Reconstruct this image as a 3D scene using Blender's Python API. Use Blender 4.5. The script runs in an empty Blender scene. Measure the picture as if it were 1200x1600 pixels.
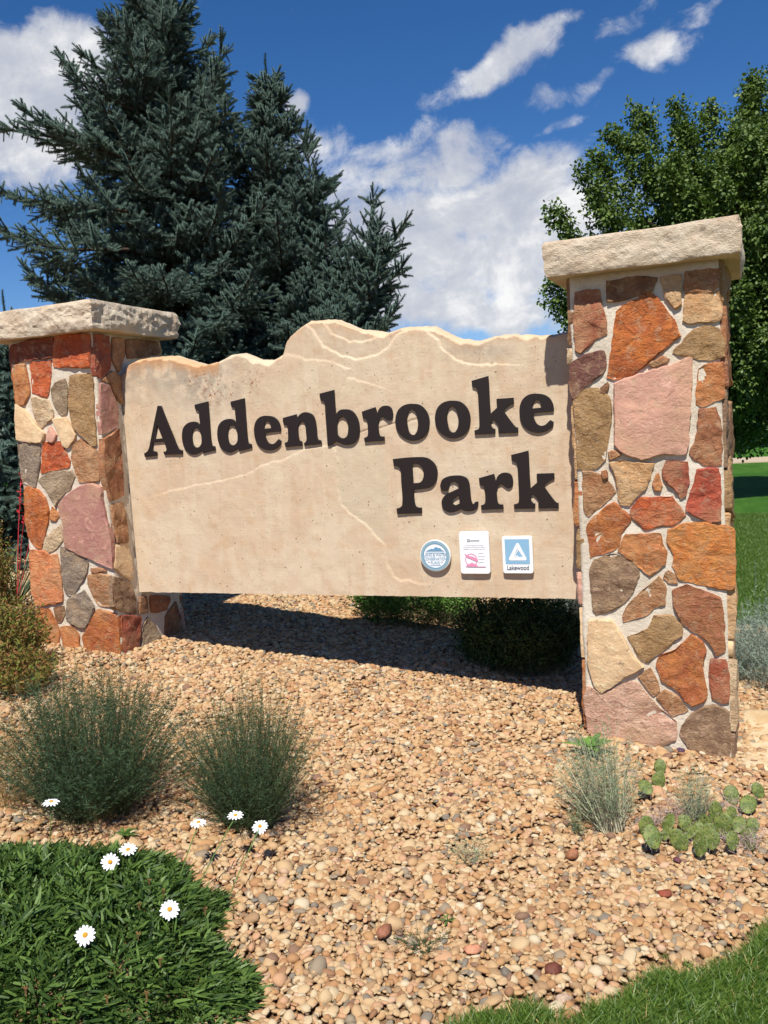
import bpy, bmesh, math, random
import numpy as np
from mathutils import Vector, Matrix, Euler, noise
random.seed(7); rng = np.random.default_rng(7)
S = bpy.context.scene; COL = S.collection
R = math.radians

# ------------------------------------------------------------------ camera
EYE = 1.70
FW = Vector((-0.38099123, 0.91979181, -0.09396119))
RT = Vector((0.9243277, 0.37654822, -0.0618849))
UP = Vector((-0.0215403, 0.11042853, 0.99365062)); UP = RT.cross(FW)
cd = bpy.data.cameras.new('camera'); cam = bpy.data.objects.new('camera', cd); COL.objects.link(cam)
m3 = Matrix((RT, UP, -FW)).transposed(); cam.matrix_world = Matrix.Translation((0, 0, EYE)) @ m3.to_4x4()
cd.sensor_fit = 'VERTICAL'; cd.sensor_height = 24; cd.lens = 24 * 1383.8 / 1600; cd.clip_start = .05; cd.clip_end = 3000
S.camera = cam
# ------------------------------------------------------------------ exposure
S.view_settings.view_transform = 'Standard'; S.view_settings.look = 'None'
S.view_settings.exposure = 0.37; S.view_settings.gamma = 1; S.view_settings.use_curve_mapping = False
# ------------------------------------------------------------------ sun
SV = Vector((.252, -1, 1.60)).normalized()
sl = bpy.data.lights.new('sun', 'SUN'); sl.energy = 5.0; sl.angle = R(.53); sl.color = (1, .955, .88)
so = bpy.data.objects.new('sun', sl); COL.objects.link(so); so.rotation_euler = SV.to_track_quat('Z', 'Y').to_euler(); so.location = (2, -5, 9)
# ------------------------------------------------------------------ sky
class NT:
    def __init__(s, tree): s.t = tree; s.n = tree.nodes; s.l = tree.links
    def new(s, typ, **kw):
        n = s.n.new(typ)
        for k, v in kw.items(): setattr(n, k, v)
        return n
    def put(s, sock, v):
        if v is None: return
        if isinstance(v, (int, float)):
            sock.default_value = v if sock.type in ('VALUE', 'INT', 'FLOAT') else (v, v, v) if sock.type == 'VECTOR' else (v, v, v, 1)
        elif isinstance(v, (tuple, list)):
            sock.default_value = tuple(v) + ((1,) if sock.type == 'RGBA' and len(v) == 3 else ())
        else: s.l.new(v, sock)
    def m(s, op, a, b=None, c=None, clamp=False):
        n = s.new('ShaderNodeMath', operation=op, use_clamp=clamp)
        s.put(n.inputs[0], a); s.put(n.inputs[1], b)
        if c is not None: s.put(n.inputs[2], c)
        return n.outputs[0]
    def vm(s, op, a, b=None):
        n = s.new('ShaderNodeVectorMath', operation=op); s.put(n.inputs[0], a); s.put(n.inputs[1], b)
        return n.outputs['Value'] if op in ('DOT_PRODUCT', 'LENGTH') else n.outputs[0]
    def mr(s, v, a, b, c=0., d=1., smooth=True):
        n = s.new('ShaderNodeMapRange', interpolation_type='SMOOTHSTEP' if smooth else 'LINEAR')
        s.put(n.inputs[0], v)
        for i, k in enumerate((a, b, c, d)): s.put(n.inputs[i + 1], k)
        return n.outputs[0]
    def mix(s, f, a, b, mode='MIX'):
        n = s.new('ShaderNodeMix', data_type='RGBA', blend_type=mode)
        s.put(n.inputs[0], f); s.put(n.inputs[6], a); s.put(n.inputs[7], b); return n.outputs[2]
    def noise(s, vec, scale, detail=4, rough=.55, dist=0., out=0):
        n = s.new('ShaderNodeTexNoise'); s.put(n.inputs['Vector'], vec)
        for k, v in (('Scale', scale), ('Detail', detail), ('Roughness', rough), ('Distortion', dist)): n.inputs[k].default_value = v
        return n.outputs[out]
    def comb(s, x, y, z=0.):
        n = s.new('ShaderNodeCombineXYZ'); s.put(n.inputs[0], x); s.put(n.inputs[1], y); s.put(n.inputs[2], z); return n.outputs[0]
    def ramp(s, f, stops, interp='LINEAR'):
        n = s.new('ShaderNodeValToRGB'); s.put(n.inputs[0], f); cr = n.color_ramp; cr.interpolation = interp
        while len(cr.elements) < len(stops): cr.elements.new(.5)
        for e, (p, c) in zip(cr.elements, stops): e.position = p; e.color = tuple(c) + (1,)
        return n.outputs[0]

W = bpy.data.worlds.new('World'); S.world = W; W.use_nodes = True
w = NT(W.node_tree); w.n.clear()
sky = w.new('ShaderNodeTexSky', sky_type='NISHITA', sun_disc=False)
sky.sun_elevation = math.asin(SV.z); sky.sun_rotation = math.atan2(SV.x, SV.y); sky.altitude = 1700; sky.air_density = 1.0; sky.dust_density = .15; sky.ozone_density = 2.2
geo = w.new('ShaderNodeTexCoord'); dirn = w.vm('NORMALIZE', geo.outputs['Generated'])
sep = w.new('ShaderNodeSeparateXYZ'); w.l.new(dirn, sep.inputs[0])
az = w.m('ARCTAN2', sep.outputs[0], sep.outputs[1]); el = w.m('ARCSINE', sep.outputs[2])
def rot2(a, b, ang):
    c, s_ = math.cos(ang), math.sin(ang)
    return w.m('ADD', w.m('MULTIPLY', a, c), w.m('MULTIPLY', b, s_)), w.m('ADD', w.m('MULTIPLY', a, -s_), w.m('MULTIPLY', b, c))
# clouds of the bank and the loose ones above it: azimuth, elevation, half sizes (radians), tilt
CLOUDS = [(-0.7177, 0.3627, 0.0784, 0.0533, 0.087, 2.6), (-0.7573, 0.3326, 0.0705, 0.06, 0.0, 2.6), (-0.7099, 0.3179, 0.0491, 0.0333, 0.0, 2.0), (-0.6714, 0.3871, 0.036, 0.0267, 0.0, 1.8), (-0.2393, 0.3619, 0.0748, 0.0213, 0.349, 1.9), (-0.2704, 0.3557, 0.0356, 0.016, 0.209, 1.6), (-0.1844, 0.3806, 0.0445, 0.0107, 0.489, 1.0), (-0.0815, 0.3547, 0.0441, 0.02, 0.209, 1.6), (-0.0885, 0.3378, 0.0177, 0.0133, 0.0, 1.0), (-0.1056, 0.3904, 0.036, 0.0093, 0.436, 0.6), (-0.1738, 0.3236, 0.0387, 0.0093, 0.262, 0.75), (-0.1852, 0.2951, 0.0279, 0.0067, 0.436, 0.6), (-0.0371, 0.3841, 0.0288, 0.0067, 0.175, 0.3), (-0.3205, 0.2726, 0.0831, 0.0267, 0.209, 1.6), (-0.368, 0.2946, 0.0557, 0.016, 0.244, 1.1), (-0.232, 0.241, 0.0618, 0.0227, 0.14, 1.6), (-0.1787, 0.2165, 0.041, 0.0267, 0.175, 1.4), (-0.2954, 0.224, 0.1368, 0.0467, 0.175, 2.4), (-0.3482, 0.1648, 0.1216, 0.0667, 0.0, 2.2), (-0.3082, 0.1212, 0.2015, 0.03, 0.0, 2.4), (-0.4047, 0.1684, 0.0811, 0.0533, 0.0, 2.0), (-0.2221, 0.1619, 0.1081, 0.06, 0.0, 2.2), (-0.4129, 0.2543, 0.0551, 0.04, 0.349, 1.2), (-0.2333, 0.2155, 0.0819, 0.04, 0.14, 1.7), (-0.3993, 0.2472, 0.0619, 0.0367, 0.349, 1.3), (-0.452, 0.2939, 0.0418, 0.0267, 0.262, 1.1), (-0.4306, 0.2032, 0.0613, 0.06, 0.0, 1.5), (-0.1868, 0.185, 0.0882, 0.06, 0.0, 2.4), (-0.2647, 0.1452, 0.1482, 0.04, 0.052, 1.8), (-0.3786, 0.1327, 0.1009, 0.0233, 0.0, 1.4), (-0.4695, 0.3359, 0.0155, 0.0113, 0.0, 1.5), (-0.4842, 0.2382, 0.0617, 0.04, 0.0, 1.4), (-0.1018, 0.1436, 0.1078, 0.08, 0.0, 1.4), (0.0518, 0.0947, 0.1005, 0.0533, 0.0, 1.2)]
best = None
wob = w.noise(dirn, 9, 3, .5, out=1)
wx = w.new('ShaderNodeSeparateXYZ'); w.l.new(w.vm('MULTIPLY', w.vm('SUBTRACT', wob, (.5, .5, .5)), (.10, .10, .10)), wx.inputs[0])
az2 = w.m('ADD', az, wx.outputs[0]); el2 = w.m('ADD', el, wx.outputs[1])
for (a0, e0, ra, re, t, g) in CLOUDS:
    u_, v_ = rot2(w.m('SUBTRACT', az2, a0), w.m('SUBTRACT', el2, e0), t)
    q = w.m('ADD', w.m('POWER', w.m('ABSOLUTE', w.m('DIVIDE', u_, ra)), 2), w.m('POWER', w.m('ABSOLUTE', w.m('DIVIDE', v_, re)), 2))
    b_ = w.m('MULTIPLY', w.m('SUBTRACT', 1.25, q), g)
    best = b_ if best is None else w.m('SMOOTH_MAX', best, b_, .25)
best = w.m('MAXIMUM', best, -1.2)
far = w.m('ADD', w.m('MULTIPLY', w.noise(dirn, 2.3, 3), 3.0), -2.5)   # unseen scattered cloud over the rest of the sky, thinned to lower the fill light
rest = w.mr(w.vm('DOT_PRODUCT', dirn, tuple(FW)), .72, .55)
best = w.m('ADD', w.m('MULTIPLY', best, w.m('SUBTRACT', 1, rest)), w.m('MULTIPLY', far, rest))
su, sv = rot2(az, el, R(9))
streak = w.noise(w.comb(w.m('MULTIPLY', su, .55), sv, 1.7), 19, 10, .68, .6)
puff = w.noise(dirn, 21, 10, .66, .5)
fb = w.m('ADD', w.m('MULTIPLY', streak, .42), w.m('MULTIPLY', puff, .58))
dens = w.m('ADD', w.m('MULTIPLY', best, .55), w.m('MULTIPLY', w.m('SUBTRACT', fb, .5), 4.6))
cov = w.mr(dens, -.15, 1.25)
shade = w.noise(w.comb(w.m('MULTIPLY', su, .35), sv, 4.4), 11, 7, .6, .4)
lump = w.noise(dirn, 7, 6, .55, .2)
sh = w.m('ADD', w.m('MULTIPLY', shade, .45), w.m('ADD', w.m('MULTIPLY', lump, .25), w.m('MULTIPLY', w.noise(dirn, 17, 8, .65, .4), .30)))
ccol = w.ramp(w.mr(w.m('ADD', sh, w.m('MULTIPLY', w.mr(el, .42, .05), -.05)), .40, .58), [(0, (7.2, 7.6, 8.9)), (.5, (9.2, 9.5, 10.2)), (1, (13.6, 13.5, 13.4))])
hsv = w.new('ShaderNodeHueSaturation'); hsv.inputs['Saturation'].default_value = 1.30; w.l.new(sky.outputs[0], hsv.inputs['Color'])
skyc = w.mix(1, hsv.outputs[0], (1.34, 1.34, 1.52), 'MULTIPLY')
out = w.mix(w.m('MULTIPLY', cov, .97), skyc, ccol)
bg = w.new('ShaderNodeBackground'); w.l.new(out, bg.inputs[0]); bg.inputs[1].default_value = .056
wo = w.new('ShaderNodeOutputWorld'); w.l.new(bg.outputs[0], wo.inputs[0])
W.cycles.sampling_method = 'MANUAL'; W.cycles.sample_map_resolution = 512

# ------------------------------------------------------------------ helpers
def lin(c, k=1.):
    return tuple(k * (((v / 255 + .055) / 1.055) ** 2.4 if v > 10 else v / 255 / 12.92) for v in c)
def mat(name, build, rough=.8, spec=.3):
    m = bpy.data.materials.new(name); m.use_nodes = True; t = NT(m.node_tree)
    b = m.node_tree.nodes['Principled BSDF']; b.inputs['Roughness'].default_value = rough; b.inputs['Specular IOR Level'].default_value = spec
    col, bump = build(t, b)
    t.put(b.inputs['Base Color'], col)
    if bump is not None:
        h, strength, dist = bump
        n = t.new('ShaderNodeBump'); n.inputs['Strength'].default_value = strength; n.inputs['Distance'].default_value = dist
        t.put(n.inputs['Height'], h); t.l.new(n.outputs[0], b.inputs['Normal'])
    return m
def flat(name, c, rough=.7, spec=.3, var=.0, k=1.):
    def f(t, b):
        c1 = lin(c, k)
        if not var: return c1, None
        g = t.new('ShaderNodeNewGeometry'); r_ = g.outputs['Random Per Island']
        return t.mix(r_, tuple(x * (1 - var) for x in c1), tuple(min(1, x * (1 + var)) for x in c1)), None
    return mat(name, f, rough, spec)
def me_obj(name, verts, faces, m=None, parent=None, smooth=False, loc=None, mats=None):
    me = bpy.data.meshes.new(name); me.from_pydata([tuple(v) for v in verts], [], faces)
    o = bpy.data.objects.new(name, me); COL.objects.link(o)
    if m is not None: me.materials.append(m)
    if mats: [me.materials.append(x) for x in mats]
    if smooth: me.polygons.foreach_set('use_smooth', [True] * len(me.polygons))
    if parent: o.parent = parent
    if loc: o.location = loc
    return o
def fast_mesh(name, V, F, m=None, smooth=False):
    """V (n,3) array, F (k,3|4) array."""
    V = np.asarray(V, np.float32); F = np.asarray(F, np.int32); k = F.shape[1]
    me = bpy.data.meshes.new(name); me.vertices.add(len(V)); me.vertices.foreach_set('co', V.ravel())
    me.loops.add(F.size); me.loops.foreach_set('vertex_index', F.ravel())
    me.polygons.add(len(F)); me.polygons.foreach_set('loop_start', np.arange(0, F.size, k, dtype=np.int32))
    me.update(calc_edges=True)
    if smooth: me.polygons.foreach_set('use_smooth', np.ones(len(F), bool))
    if m: me.materials.append(m)
    return me
def link(name, me, parent=None, loc=None):
    o = bpy.data.objects.new(name, me); COL.objects.link(o)
    if parent: o.parent = parent
    if loc: o.location = loc
    return o
def tag(o, label=None, cat=None, group=None, kind=None):
    if label: o['label'] = label
    if cat: o['category'] = cat
    if group: o['group'] = group
    if kind: o['kind'] = kind
    return o
def empty(name, loc, label, cat, group=None):
    o = bpy.data.objects.new(name, None); COL.objects.link(o); o.location = loc; o.empty_display_size = .1
    return tag(o, label, cat, group)
def sm(a, b, x):
    t = min(1, max(0, (x - a) / (b - a))); return t * t * (3 - 2 * t)
def gz(x, y):
    xx = max(-7., min(3., x)); z = .02 - .101 * (xx + .45)
    y0 = 5.6 + 2.2 * (1 - sm(-2.2, -.3, x)); k = sm(y0, y0 + 3.5, y)
    return z * (1 - k) - .25 * k
def fbm(x, y, z=0, s=1., o=3): return noise.fractal(Vector((x * s, y * s, z * s)), 1., 2., o)

def tube(path, radii, n=6):
    """swept tube -> verts, quads"""
    V, F = [], []
    up = Vector((.13, .21, .97))
    for i, p in enumerate(path):
        p = Vector(p); a = Vector(path[max(0, i - 1)]); b = Vector(path[min(len(path) - 1, i + 1)])
        d = (b - a).normalized(); s_ = d.cross(up)
        if s_.length < .05: s_ = d.cross(Vector((1, 0, 0)))
        s_.normalize(); t_ = d.cross(s_)
        for k in range(n):
            an = 2 * math.pi * k / n; V.append(p + (s_ * math.cos(an) + t_ * math.sin(an)) * radii[i])
    for i in range(len(path) - 1):
        for k in range(n):
            k2 = (k + 1) % n; F.append((i * n + k, i * n + k2, (i + 1) * n + k2, (i + 1) * n + k))
    return V, F
class Acc:
    """collects quads / strips, linked as one mesh"""
    def __init__(s): s.V = []; s.F = []
    def add(s, V, F):
        o = len(s.V); s.V += [tuple(v) for v in V]; s.F += [tuple(i + o for i in f) for f in F]
    def blade(s, base, d, L, wd, bend=(0, 0, -1), bk=.2, seg=2, side=None, tipw=.1, mid=1.):
        d = Vector(d).normalized(); base = Vector(base); bend = Vector(bend)
        sd = Vector(side) if side else d.cross(Vector((random.uniform(-1, 1), random.uniform(-1, 1), random.uniform(-.3, .3))))
        if sd.length < 1e-3: sd = Vector((1, 0, 0))
        sd.normalize(); V = []; 
        for i in range(seg + 1):
            t = i / seg; p = base + d * L * t + bend * (bk * L * t * t)
            ww = wd * .5 * ((.55 + (mid - .55) * math.sin(math.pi * min(1, t * .9 + .1))) if t < 1 else tipw)
            V += [p - sd * ww, p + sd * ww]
        s.add(V, [(2 * i, 2 * i + 1, 2 * i + 3, 2 * i + 2) for i in range(seg)])
        return base + d * L + bend * (bk * L)
    def link(s, name, m, parent=None, smooth=False):
        return me_obj(name, s.V, s.F, m, parent, smooth)
def gn_inst(name, P, rot, scl, idx, protos, parent=None):
    """one object instancing small unlinked meshes on points (stuff: foliage, gravel, grass)"""
    P = np.asarray(P, np.float32); n = len(P)
    me = bpy.data.meshes.new(name); me.vertices.add(n); me.vertices.foreach_set('co', P.ravel())
    for nm, ty, arr in (('rot', 'FLOAT_VECTOR', rot), ('scl', 'FLOAT_VECTOR', scl)):
        a = me.attributes.new(nm, ty, 'POINT'); a.data.foreach_set('vector', np.asarray(arr, np.float32).ravel())
    a = me.attributes.new('idx', 'INT', 'POINT'); a.data.foreach_set('value', np.asarray(idx, np.int32))
    o = bpy.data.objects.new(name, me); COL.objects.link(o)
    if parent: o.parent = parent
    g = bpy.data.node_groups.new(name + '_nodes', 'GeometryNodeTree')
    g.interface.new_socket('Geometry', in_out='INPUT', socket_type='NodeSocketGeometry'); g.interface.new_socket('Geometry', in_out='OUTPUT', socket_type='NodeSocketGeometry')
    N, L = g.nodes, g.links
    gi, go = N.new('NodeGroupInput'), N.new('NodeGroupOutput'); ip = N.new('GeometryNodeInstanceOnPoints')
    g2i = N.new('GeometryNodeGeometryToInstance')
    for p in reversed(protos):
        oi = N.new('GeometryNodeObjectInfo'); oi.inputs['Object'].default_value = p; L.new(oi.outputs['Geometry'], g2i.inputs[0])
    L.new(gi.outputs[0], ip.inputs['Points']); L.new(g2i.outputs[0], ip.inputs['Instance']); ip.inputs['Pick Instance'].default_value = True
    for nm, ty, sock in (('rot', 'FLOAT_VECTOR', 'Rotation'), ('scl', 'FLOAT_VECTOR', 'Scale'), ('idx', 'INT', 'Instance Index')):
        na = N.new('GeometryNodeInputNamedAttribute'); na.data_type = ty; na.inputs['Name'].default_value = nm
        oo = [x for x in na.outputs if x.enabled and x.name == 'Attribute'][0]
        if sock == 'Rotation':
            er = N.new('FunctionNodeEulerToRotation'); L.new(oo, er.inputs[0]); L.new(er.outputs[0], ip.inputs[sock])
        else: L.new(oo, ip.inputs[sock])
    L.new(ip.outputs[0], go.inputs[0])
    md = o.modifiers.new('instances', 'NODES'); md.node_group = g
    return o
def proto(name, me): return bpy.data.objects.new(name, me)   # never linked to the scene
# ------------------------------------------------------------------ materials
K = .78   # photographed (sunlit) colour -> surface colour
def stone_mat(name, a, b, c=None, scale=14, relief=1.):
    tn = (186, 152, 118); a, b = [tuple(v * .88 + w_ * .12 for v, w_ in zip(q, tn)) for q in (a, b)]
    k_ = 1.02; a, b = lin(a, k_), lin(b, k_); c = lin(c, k_) if c else tuple(x * .55 for x in a)
    def f(t, bs):
        oi = t.new('ShaderNodeObjectInfo'); tc = t.new('ShaderNodeTexCoord')
        v = t.vm('ADD', tc.outputs['Object'], t.vm('MULTIPLY', t.comb(oi.outputs['Random'], oi.outputs['Random'], oi.outputs['Random']), (37., 61., 23.)))
        n1 = t.noise(v, scale * .6, 6, .6, .6); n2 = t.noise(v, scale * 3.2, 5, .65, 1.2); n3 = t.noise(v, scale * .35, 3, .5)
        col = t.mix(t.mr(n1, .38, .62), a, b)
        col = t.mix(t.m('MULTIPLY', t.mr(n2, .52, .70), .75), col, c)
        n4 = t.noise(v, scale * 1.5, 8, .72, .4)
        col = t.mix(t.m('MULTIPLY', t.mr(n4, .52, .62), .42), col, lin((206, 176, 140), K))
        col = t.mix(t.m('MULTIPLY', t.mr(n3, .50, .66), .35), col, lin((198, 160, 118), K))
        col = t.mix(t.m('MULTIPLY', t.mr(t.noise(v, scale * 2.4, 6, .7), .60, .68), .55), col, lin((84, 58, 46), K))
        gr = t.noise(v, scale * 20, 2, .6); col = t.mix(t.m('MULTIPLY', t.mr(gr, .5, .7), .22), col, tuple(x * .5 for x in a))
        ms = t.new('ShaderNodeTexNoise', noise_dimensions='3D'); t.put(ms.inputs['Vector'], t.vm('MULTIPLY', v, (1., 1., 1.5)))
        ms.inputs['Scale'].default_value = scale * 1.1; ms.inputs['Detail'].default_value = 8; ms.inputs['Roughness'].default_value = .68; ms.inputs['Distortion'].default_value = .5
        stp = t.m('MULTIPLY', ms.outputs[0], 7.); fl = t.m('FLOOR', stp); fr_ = t.mr(t.m('SUBTRACT', stp, fl), .0, .35)
        h = t.m('ADD', t.m('ADD', t.m('MULTIPLY', ms.outputs[0], .7), t.m('MULTIPLY', t.m('ADD', fl, fr_), .045)), t.m('MULTIPLY', t.noise(v, scale * 9, 4, .7), .25))
        chip = t.mr(h, .74, .80)      # pale chips where the surface stands highest
        col = t.mix(t.m('MULTIPLY', chip, .5), col, tuple(min(.75, x * 1.5 + .05) for x in b))
        return col, (h, .9 * relief, .026)
    return mat(name, f, .82, .35)
SM = {
 'orange': stone_mat('stone_orange', (204, 112, 48), (178, 90, 44), (92, 56, 38), relief=1.25),
 'red_orange': stone_mat('stone_red_orange', (202, 92, 44), (176, 74, 40), (205, 112, 62), relief=1.2),
 'red': stone_mat('stone_red', (176, 74, 52), (158, 64, 46), (190, 96, 70)),
 'deep_red': stone_mat('stone_deep_red', (160, 78, 52), (134, 60, 44), (170, 100, 70)),
 'red_tan': stone_mat('stone_red_tan', (160, 88, 62), (180, 128, 92), (128, 58, 42), scale=18),
 'red_brown': stone_mat('stone_red_brown', (162, 104, 66), (146, 84, 56), (168, 124, 84)),
 'tan': stone_mat('stone_tan', (204, 166, 122), (188, 140, 92), (216, 186, 146)),
 'tan_brown': stone_mat('stone_tan_brown', (178, 132, 92), (160, 104, 66), (206, 170, 130), relief=1.15),
 'tan_orange': stone_mat('stone_tan_orange', (192, 124, 72), (172, 98, 52), (212, 160, 108)),
 'orange_brown': stone_mat('stone_orange_brown', (182, 108, 54), (164, 86, 48), (120, 62, 40)),
 'bright_orange': stone_mat('stone_bright_orange', (222, 142, 70), (210, 118, 52), (222, 162, 110), scale=22, relief=1.2),
 'pale_orange': stone_mat('stone_pale_orange', (216, 140, 88), (200, 110, 64), (226, 170, 122)),
 'olive': stone_mat('stone_olive', (162, 126, 82), (140, 106, 66), (184, 156, 118)),
 'brown': stone_mat('stone_brown', (136, 96, 66), (112, 72, 48), (160, 126, 92)),
 'dark_brown': stone_mat('stone_dark_brown', (110, 58, 44), (130, 62, 40), (86, 46, 36)),
 'dark_purple': stone_mat('stone_dark_purple', (116, 74, 64), (98, 58, 52), (150, 118, 90)),
 'pink': stone_mat('stone_pink', (206, 154, 132), (190, 140, 124), (216, 174, 150), scale=9, relief=.55),
 'pale_pink': stone_mat('stone_pale_pink', (208, 168, 144), (190, 146, 124), (222, 196, 170), scale=12, relief=1.1),
 'purple_pink': stone_mat('stone_purple_pink', (164, 112, 104), (176, 128, 112), (150, 98, 92), scale=9, relief=.5),
 'cream': stone_mat('stone_cream', (222, 192, 150), (210, 174, 132), (230, 206, 170), scale=8, relief=.55),
 'pale_rock': stone_mat('stone_pale_rock', (226, 200, 162), (206, 176, 138), (180, 150, 118), relief=1.4),
 'grey': stone_mat('stone_grey', (140, 124, 108), (118, 106, 96), (186, 160, 120)),
 'grey_tan': stone_mat('stone_grey_tan', (160, 142, 116), (140, 120, 96), (190, 166, 130), relief=1.2),
 'grey_brown': stone_mat('stone_grey_brown', (142, 114, 88), (120, 92, 72), (178, 150, 116)),
}
def f_(t, b):
    tc = t.new('ShaderNodeTexCoord'); v = tc.outputs['Object']
    n1 = t.noise(v, 10, 4); n2 = t.noise(v, 130, 3, .7)
    col = t.mix(t.mr(n1, .35, .65), lin((232, 220, 200), .88), lin((218, 204, 182), .88))
    col = t.mix(t.m('MULTIPLY', t.mr(n2, .5, .7), .35), col, lin((184, 168, 146), K))
    return col, (t.m('ADD', t.noise(v, 40, 6, .7), t.m('MULTIPLY', n2, .5)), .6, .012)
M_mortar = mat('mortar', f_, .92, .2)
def f_(t, b):
    tc = t.new('ShaderNodeTexCoord'); v = tc.outputs['Object']
    n1 = t.noise(v, 5, 5, .6, .4); n2 = t.noise(t.vm('MULTIPLY', v, (1., 1., 1.25)), 34, 8, .74, .2); n3 = t.noise(v, 2.2, 3)
    col = t.mix(t.mr(n1, .35, .65), lin((228, 212, 188), .9), lin((216, 194, 166), .9))
    col = t.mix(t.m('MULTIPLY', t.mr(n2, .56, .7), .35), col, lin((184, 158, 132), K))
    col = t.mix(t.m('MULTIPLY', t.mr(n3, .55, .75), .4), col, lin((190, 150, 112), K))
    vo = t.new('ShaderNodeTexVoronoi'); t.put(vo.inputs['Vector'], t.vm('ADD', v, t.vm('MULTIPLY', t.noise(v, 12, 2, out=1), (.08, .08, .08)))); vo.inputs['Scale'].default_value = 13
    spot = t.m('MULTIPLY', t.m('MULTIPLY', t.mr(vo.outputs['Distance'], .30, .10), t.mr(n2, .44, .56)), t.mr(n3, .50, .60))
    col = t.mix(t.m('MULTIPLY', spot, .7), col, lin((96, 78, 66), K))
    return col, (t.m('ADD', n2, t.m('MULTIPLY', t.noise(v, 120, 4, .7), .45)), .8, .02)
M_cap = mat('hewn_sandstone_cap', f_, .88, .25)
def f_(t, b):
    tc = t.new('ShaderNodeTexCoord'); v = tc.outputs['Object']
    at = t.new('ShaderNodeAttribute', attribute_name='stain')
    sp = t.new('ShaderNodeSeparateColor'); t.l.new(at.outputs['Color'], sp.inputs[0])
    n1 = t.noise(v, 3.2, 5, .6, .5); n2 = t.noise(t.vm('MULTIPLY', v, (3.2, 1., .45)), 5, 4, .6); n3 = t.noise(v, 160, 2, .6); n4 = t.noise(v, 11, 5, .6)
    col = t.mix(t.mr(n1, .35, .65), lin((230, 209, 180), .77), lin((222, 194, 162), .77))
    col = t.mix(t.m('MULTIPLY', t.mr(n2, .5, .66), .4), col, lin((234, 216, 186), K))
    n5 = t.noise(t.vm('MULTIPLY', v, (5., 1., .5)), 4.3, 5, .65); col = t.mix(t.m('MULTIPLY', t.mr(n5, .54, .72), .16), col, lin((186, 150, 116), K))     # pale run-down streaks
    col = t.mix(t.m('MULTIPLY', t.mr(n4, .5, .72), .35), col, lin((206, 164, 120), K))
    col = t.mix(t.m('MULTIPLY', t.m('MULTIPLY', sp.outputs[0], t.mr(n4, .36, .56, .45, 1.)), .7), col, lin((214, 200, 172), K))         # grey green weathered skin
    col = t.mix(t.m('MULTIPLY', t.m('MULTIPLY', sp.outputs[1], t.mr(n4, .38, .55)), .75), col, lin((150, 142, 130), K))   # grey bloom
    col = t.mix(t.m('MULTIPLY', sp.outputs[2], .85), col, lin((214, 150, 90), K))         # ochre rim
    for sc, th, mask, cc in ((34, .13, .40, (96, 78, 66)), (15, .09, .34, (76, 60, 52)), (70, .16, .42, (130, 100, 80))):
        vo = t.new('ShaderNodeTexVoronoi'); t.put(vo.inputs['Vector'], t.vm('MULTIPLY', v, (1., .01, 1.))); vo.inputs['Scale'].default_value = sc; vo.inputs['Randomness'].default_value = 1
        s_ = t.m('MULTIPLY', t.mr(vo.outputs['Distance'], th, th * .6), t.mr(t.noise(v, 4.5, 4, .6), mask + .08, mask + .14))
        col = t.mix(t.m('MULTIPLY', s_, .75), col, lin(cc, K))
    rs = t.m('MULTIPLY', t.mr(t.noise(v, 38, 5, .7, 1.), .60, .66), sp.outputs[2]) 
    vr = t.new('ShaderNodeAttribute', attribute_name='rust')
    col = t.mix(t.m('MULTIPLY', t.m('MULTIPLY', t.mr(t.noise(v, 55, 5, .7, .6), .54, .60), vr.outputs['Fac']), .9), col, lin((150, 84, 42), K))
    col = t.mix(t.m('MULTIPLY', t.mr(n3, .55, .7), .18), col, lin((180, 140, 104), K))
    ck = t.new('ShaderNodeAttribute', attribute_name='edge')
    col = t.mix(t.m('MULTIPLY', ck.outputs['Fac'], .42), col, lin((244, 226, 190), K * 1.05))   # paler tone along the broken edges
    dk = t.new('ShaderNodeAttribute', attribute_name='crackline')
    col = t.mix(t.m('MULTIPLY', dk.outputs['Fac'], .7), col, lin((140, 110, 84), K))
    return col, (t.m('ADD', t.noise(v, 30, 6, .65), t.m('MULTIPLY', n3, .25)), .35, .006)
M_slab = mat('sawn_sandstone', f_, .85, .25)
def f_(t, b):
    tc = t.new('ShaderNodeTexCoord'); v = tc.outputs['Object']; n = t.noise(v, 60, 4, .6)
    return t.mix(n, lin((38, 28, 25), .6), lin((50, 38, 34), .62)), (t.noise(v, 300, 3, .6), .15, .002)
M_letter = mat('brown_painted_metal', f_, .55, .35)
M_white = flat('white_enamel', (250, 250, 250), .35, .4, k=.86)
M_blue = flat('light_blue_print', (150, 195, 225), .4, k=.8)
M_bluerim = flat('grey_blue_print', (150, 180, 190), .4, k=.85)
M_greytxt = flat('grey_print', (90, 95, 105), .4)
M_bluetxt = flat('blue_print', (105, 150, 180), .4)
M_pink = flat('pink_print', (232, 150, 180), .4, k=.9)
M_palegrey = flat('pale_grey_print', (190, 188, 196), .4)
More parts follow.
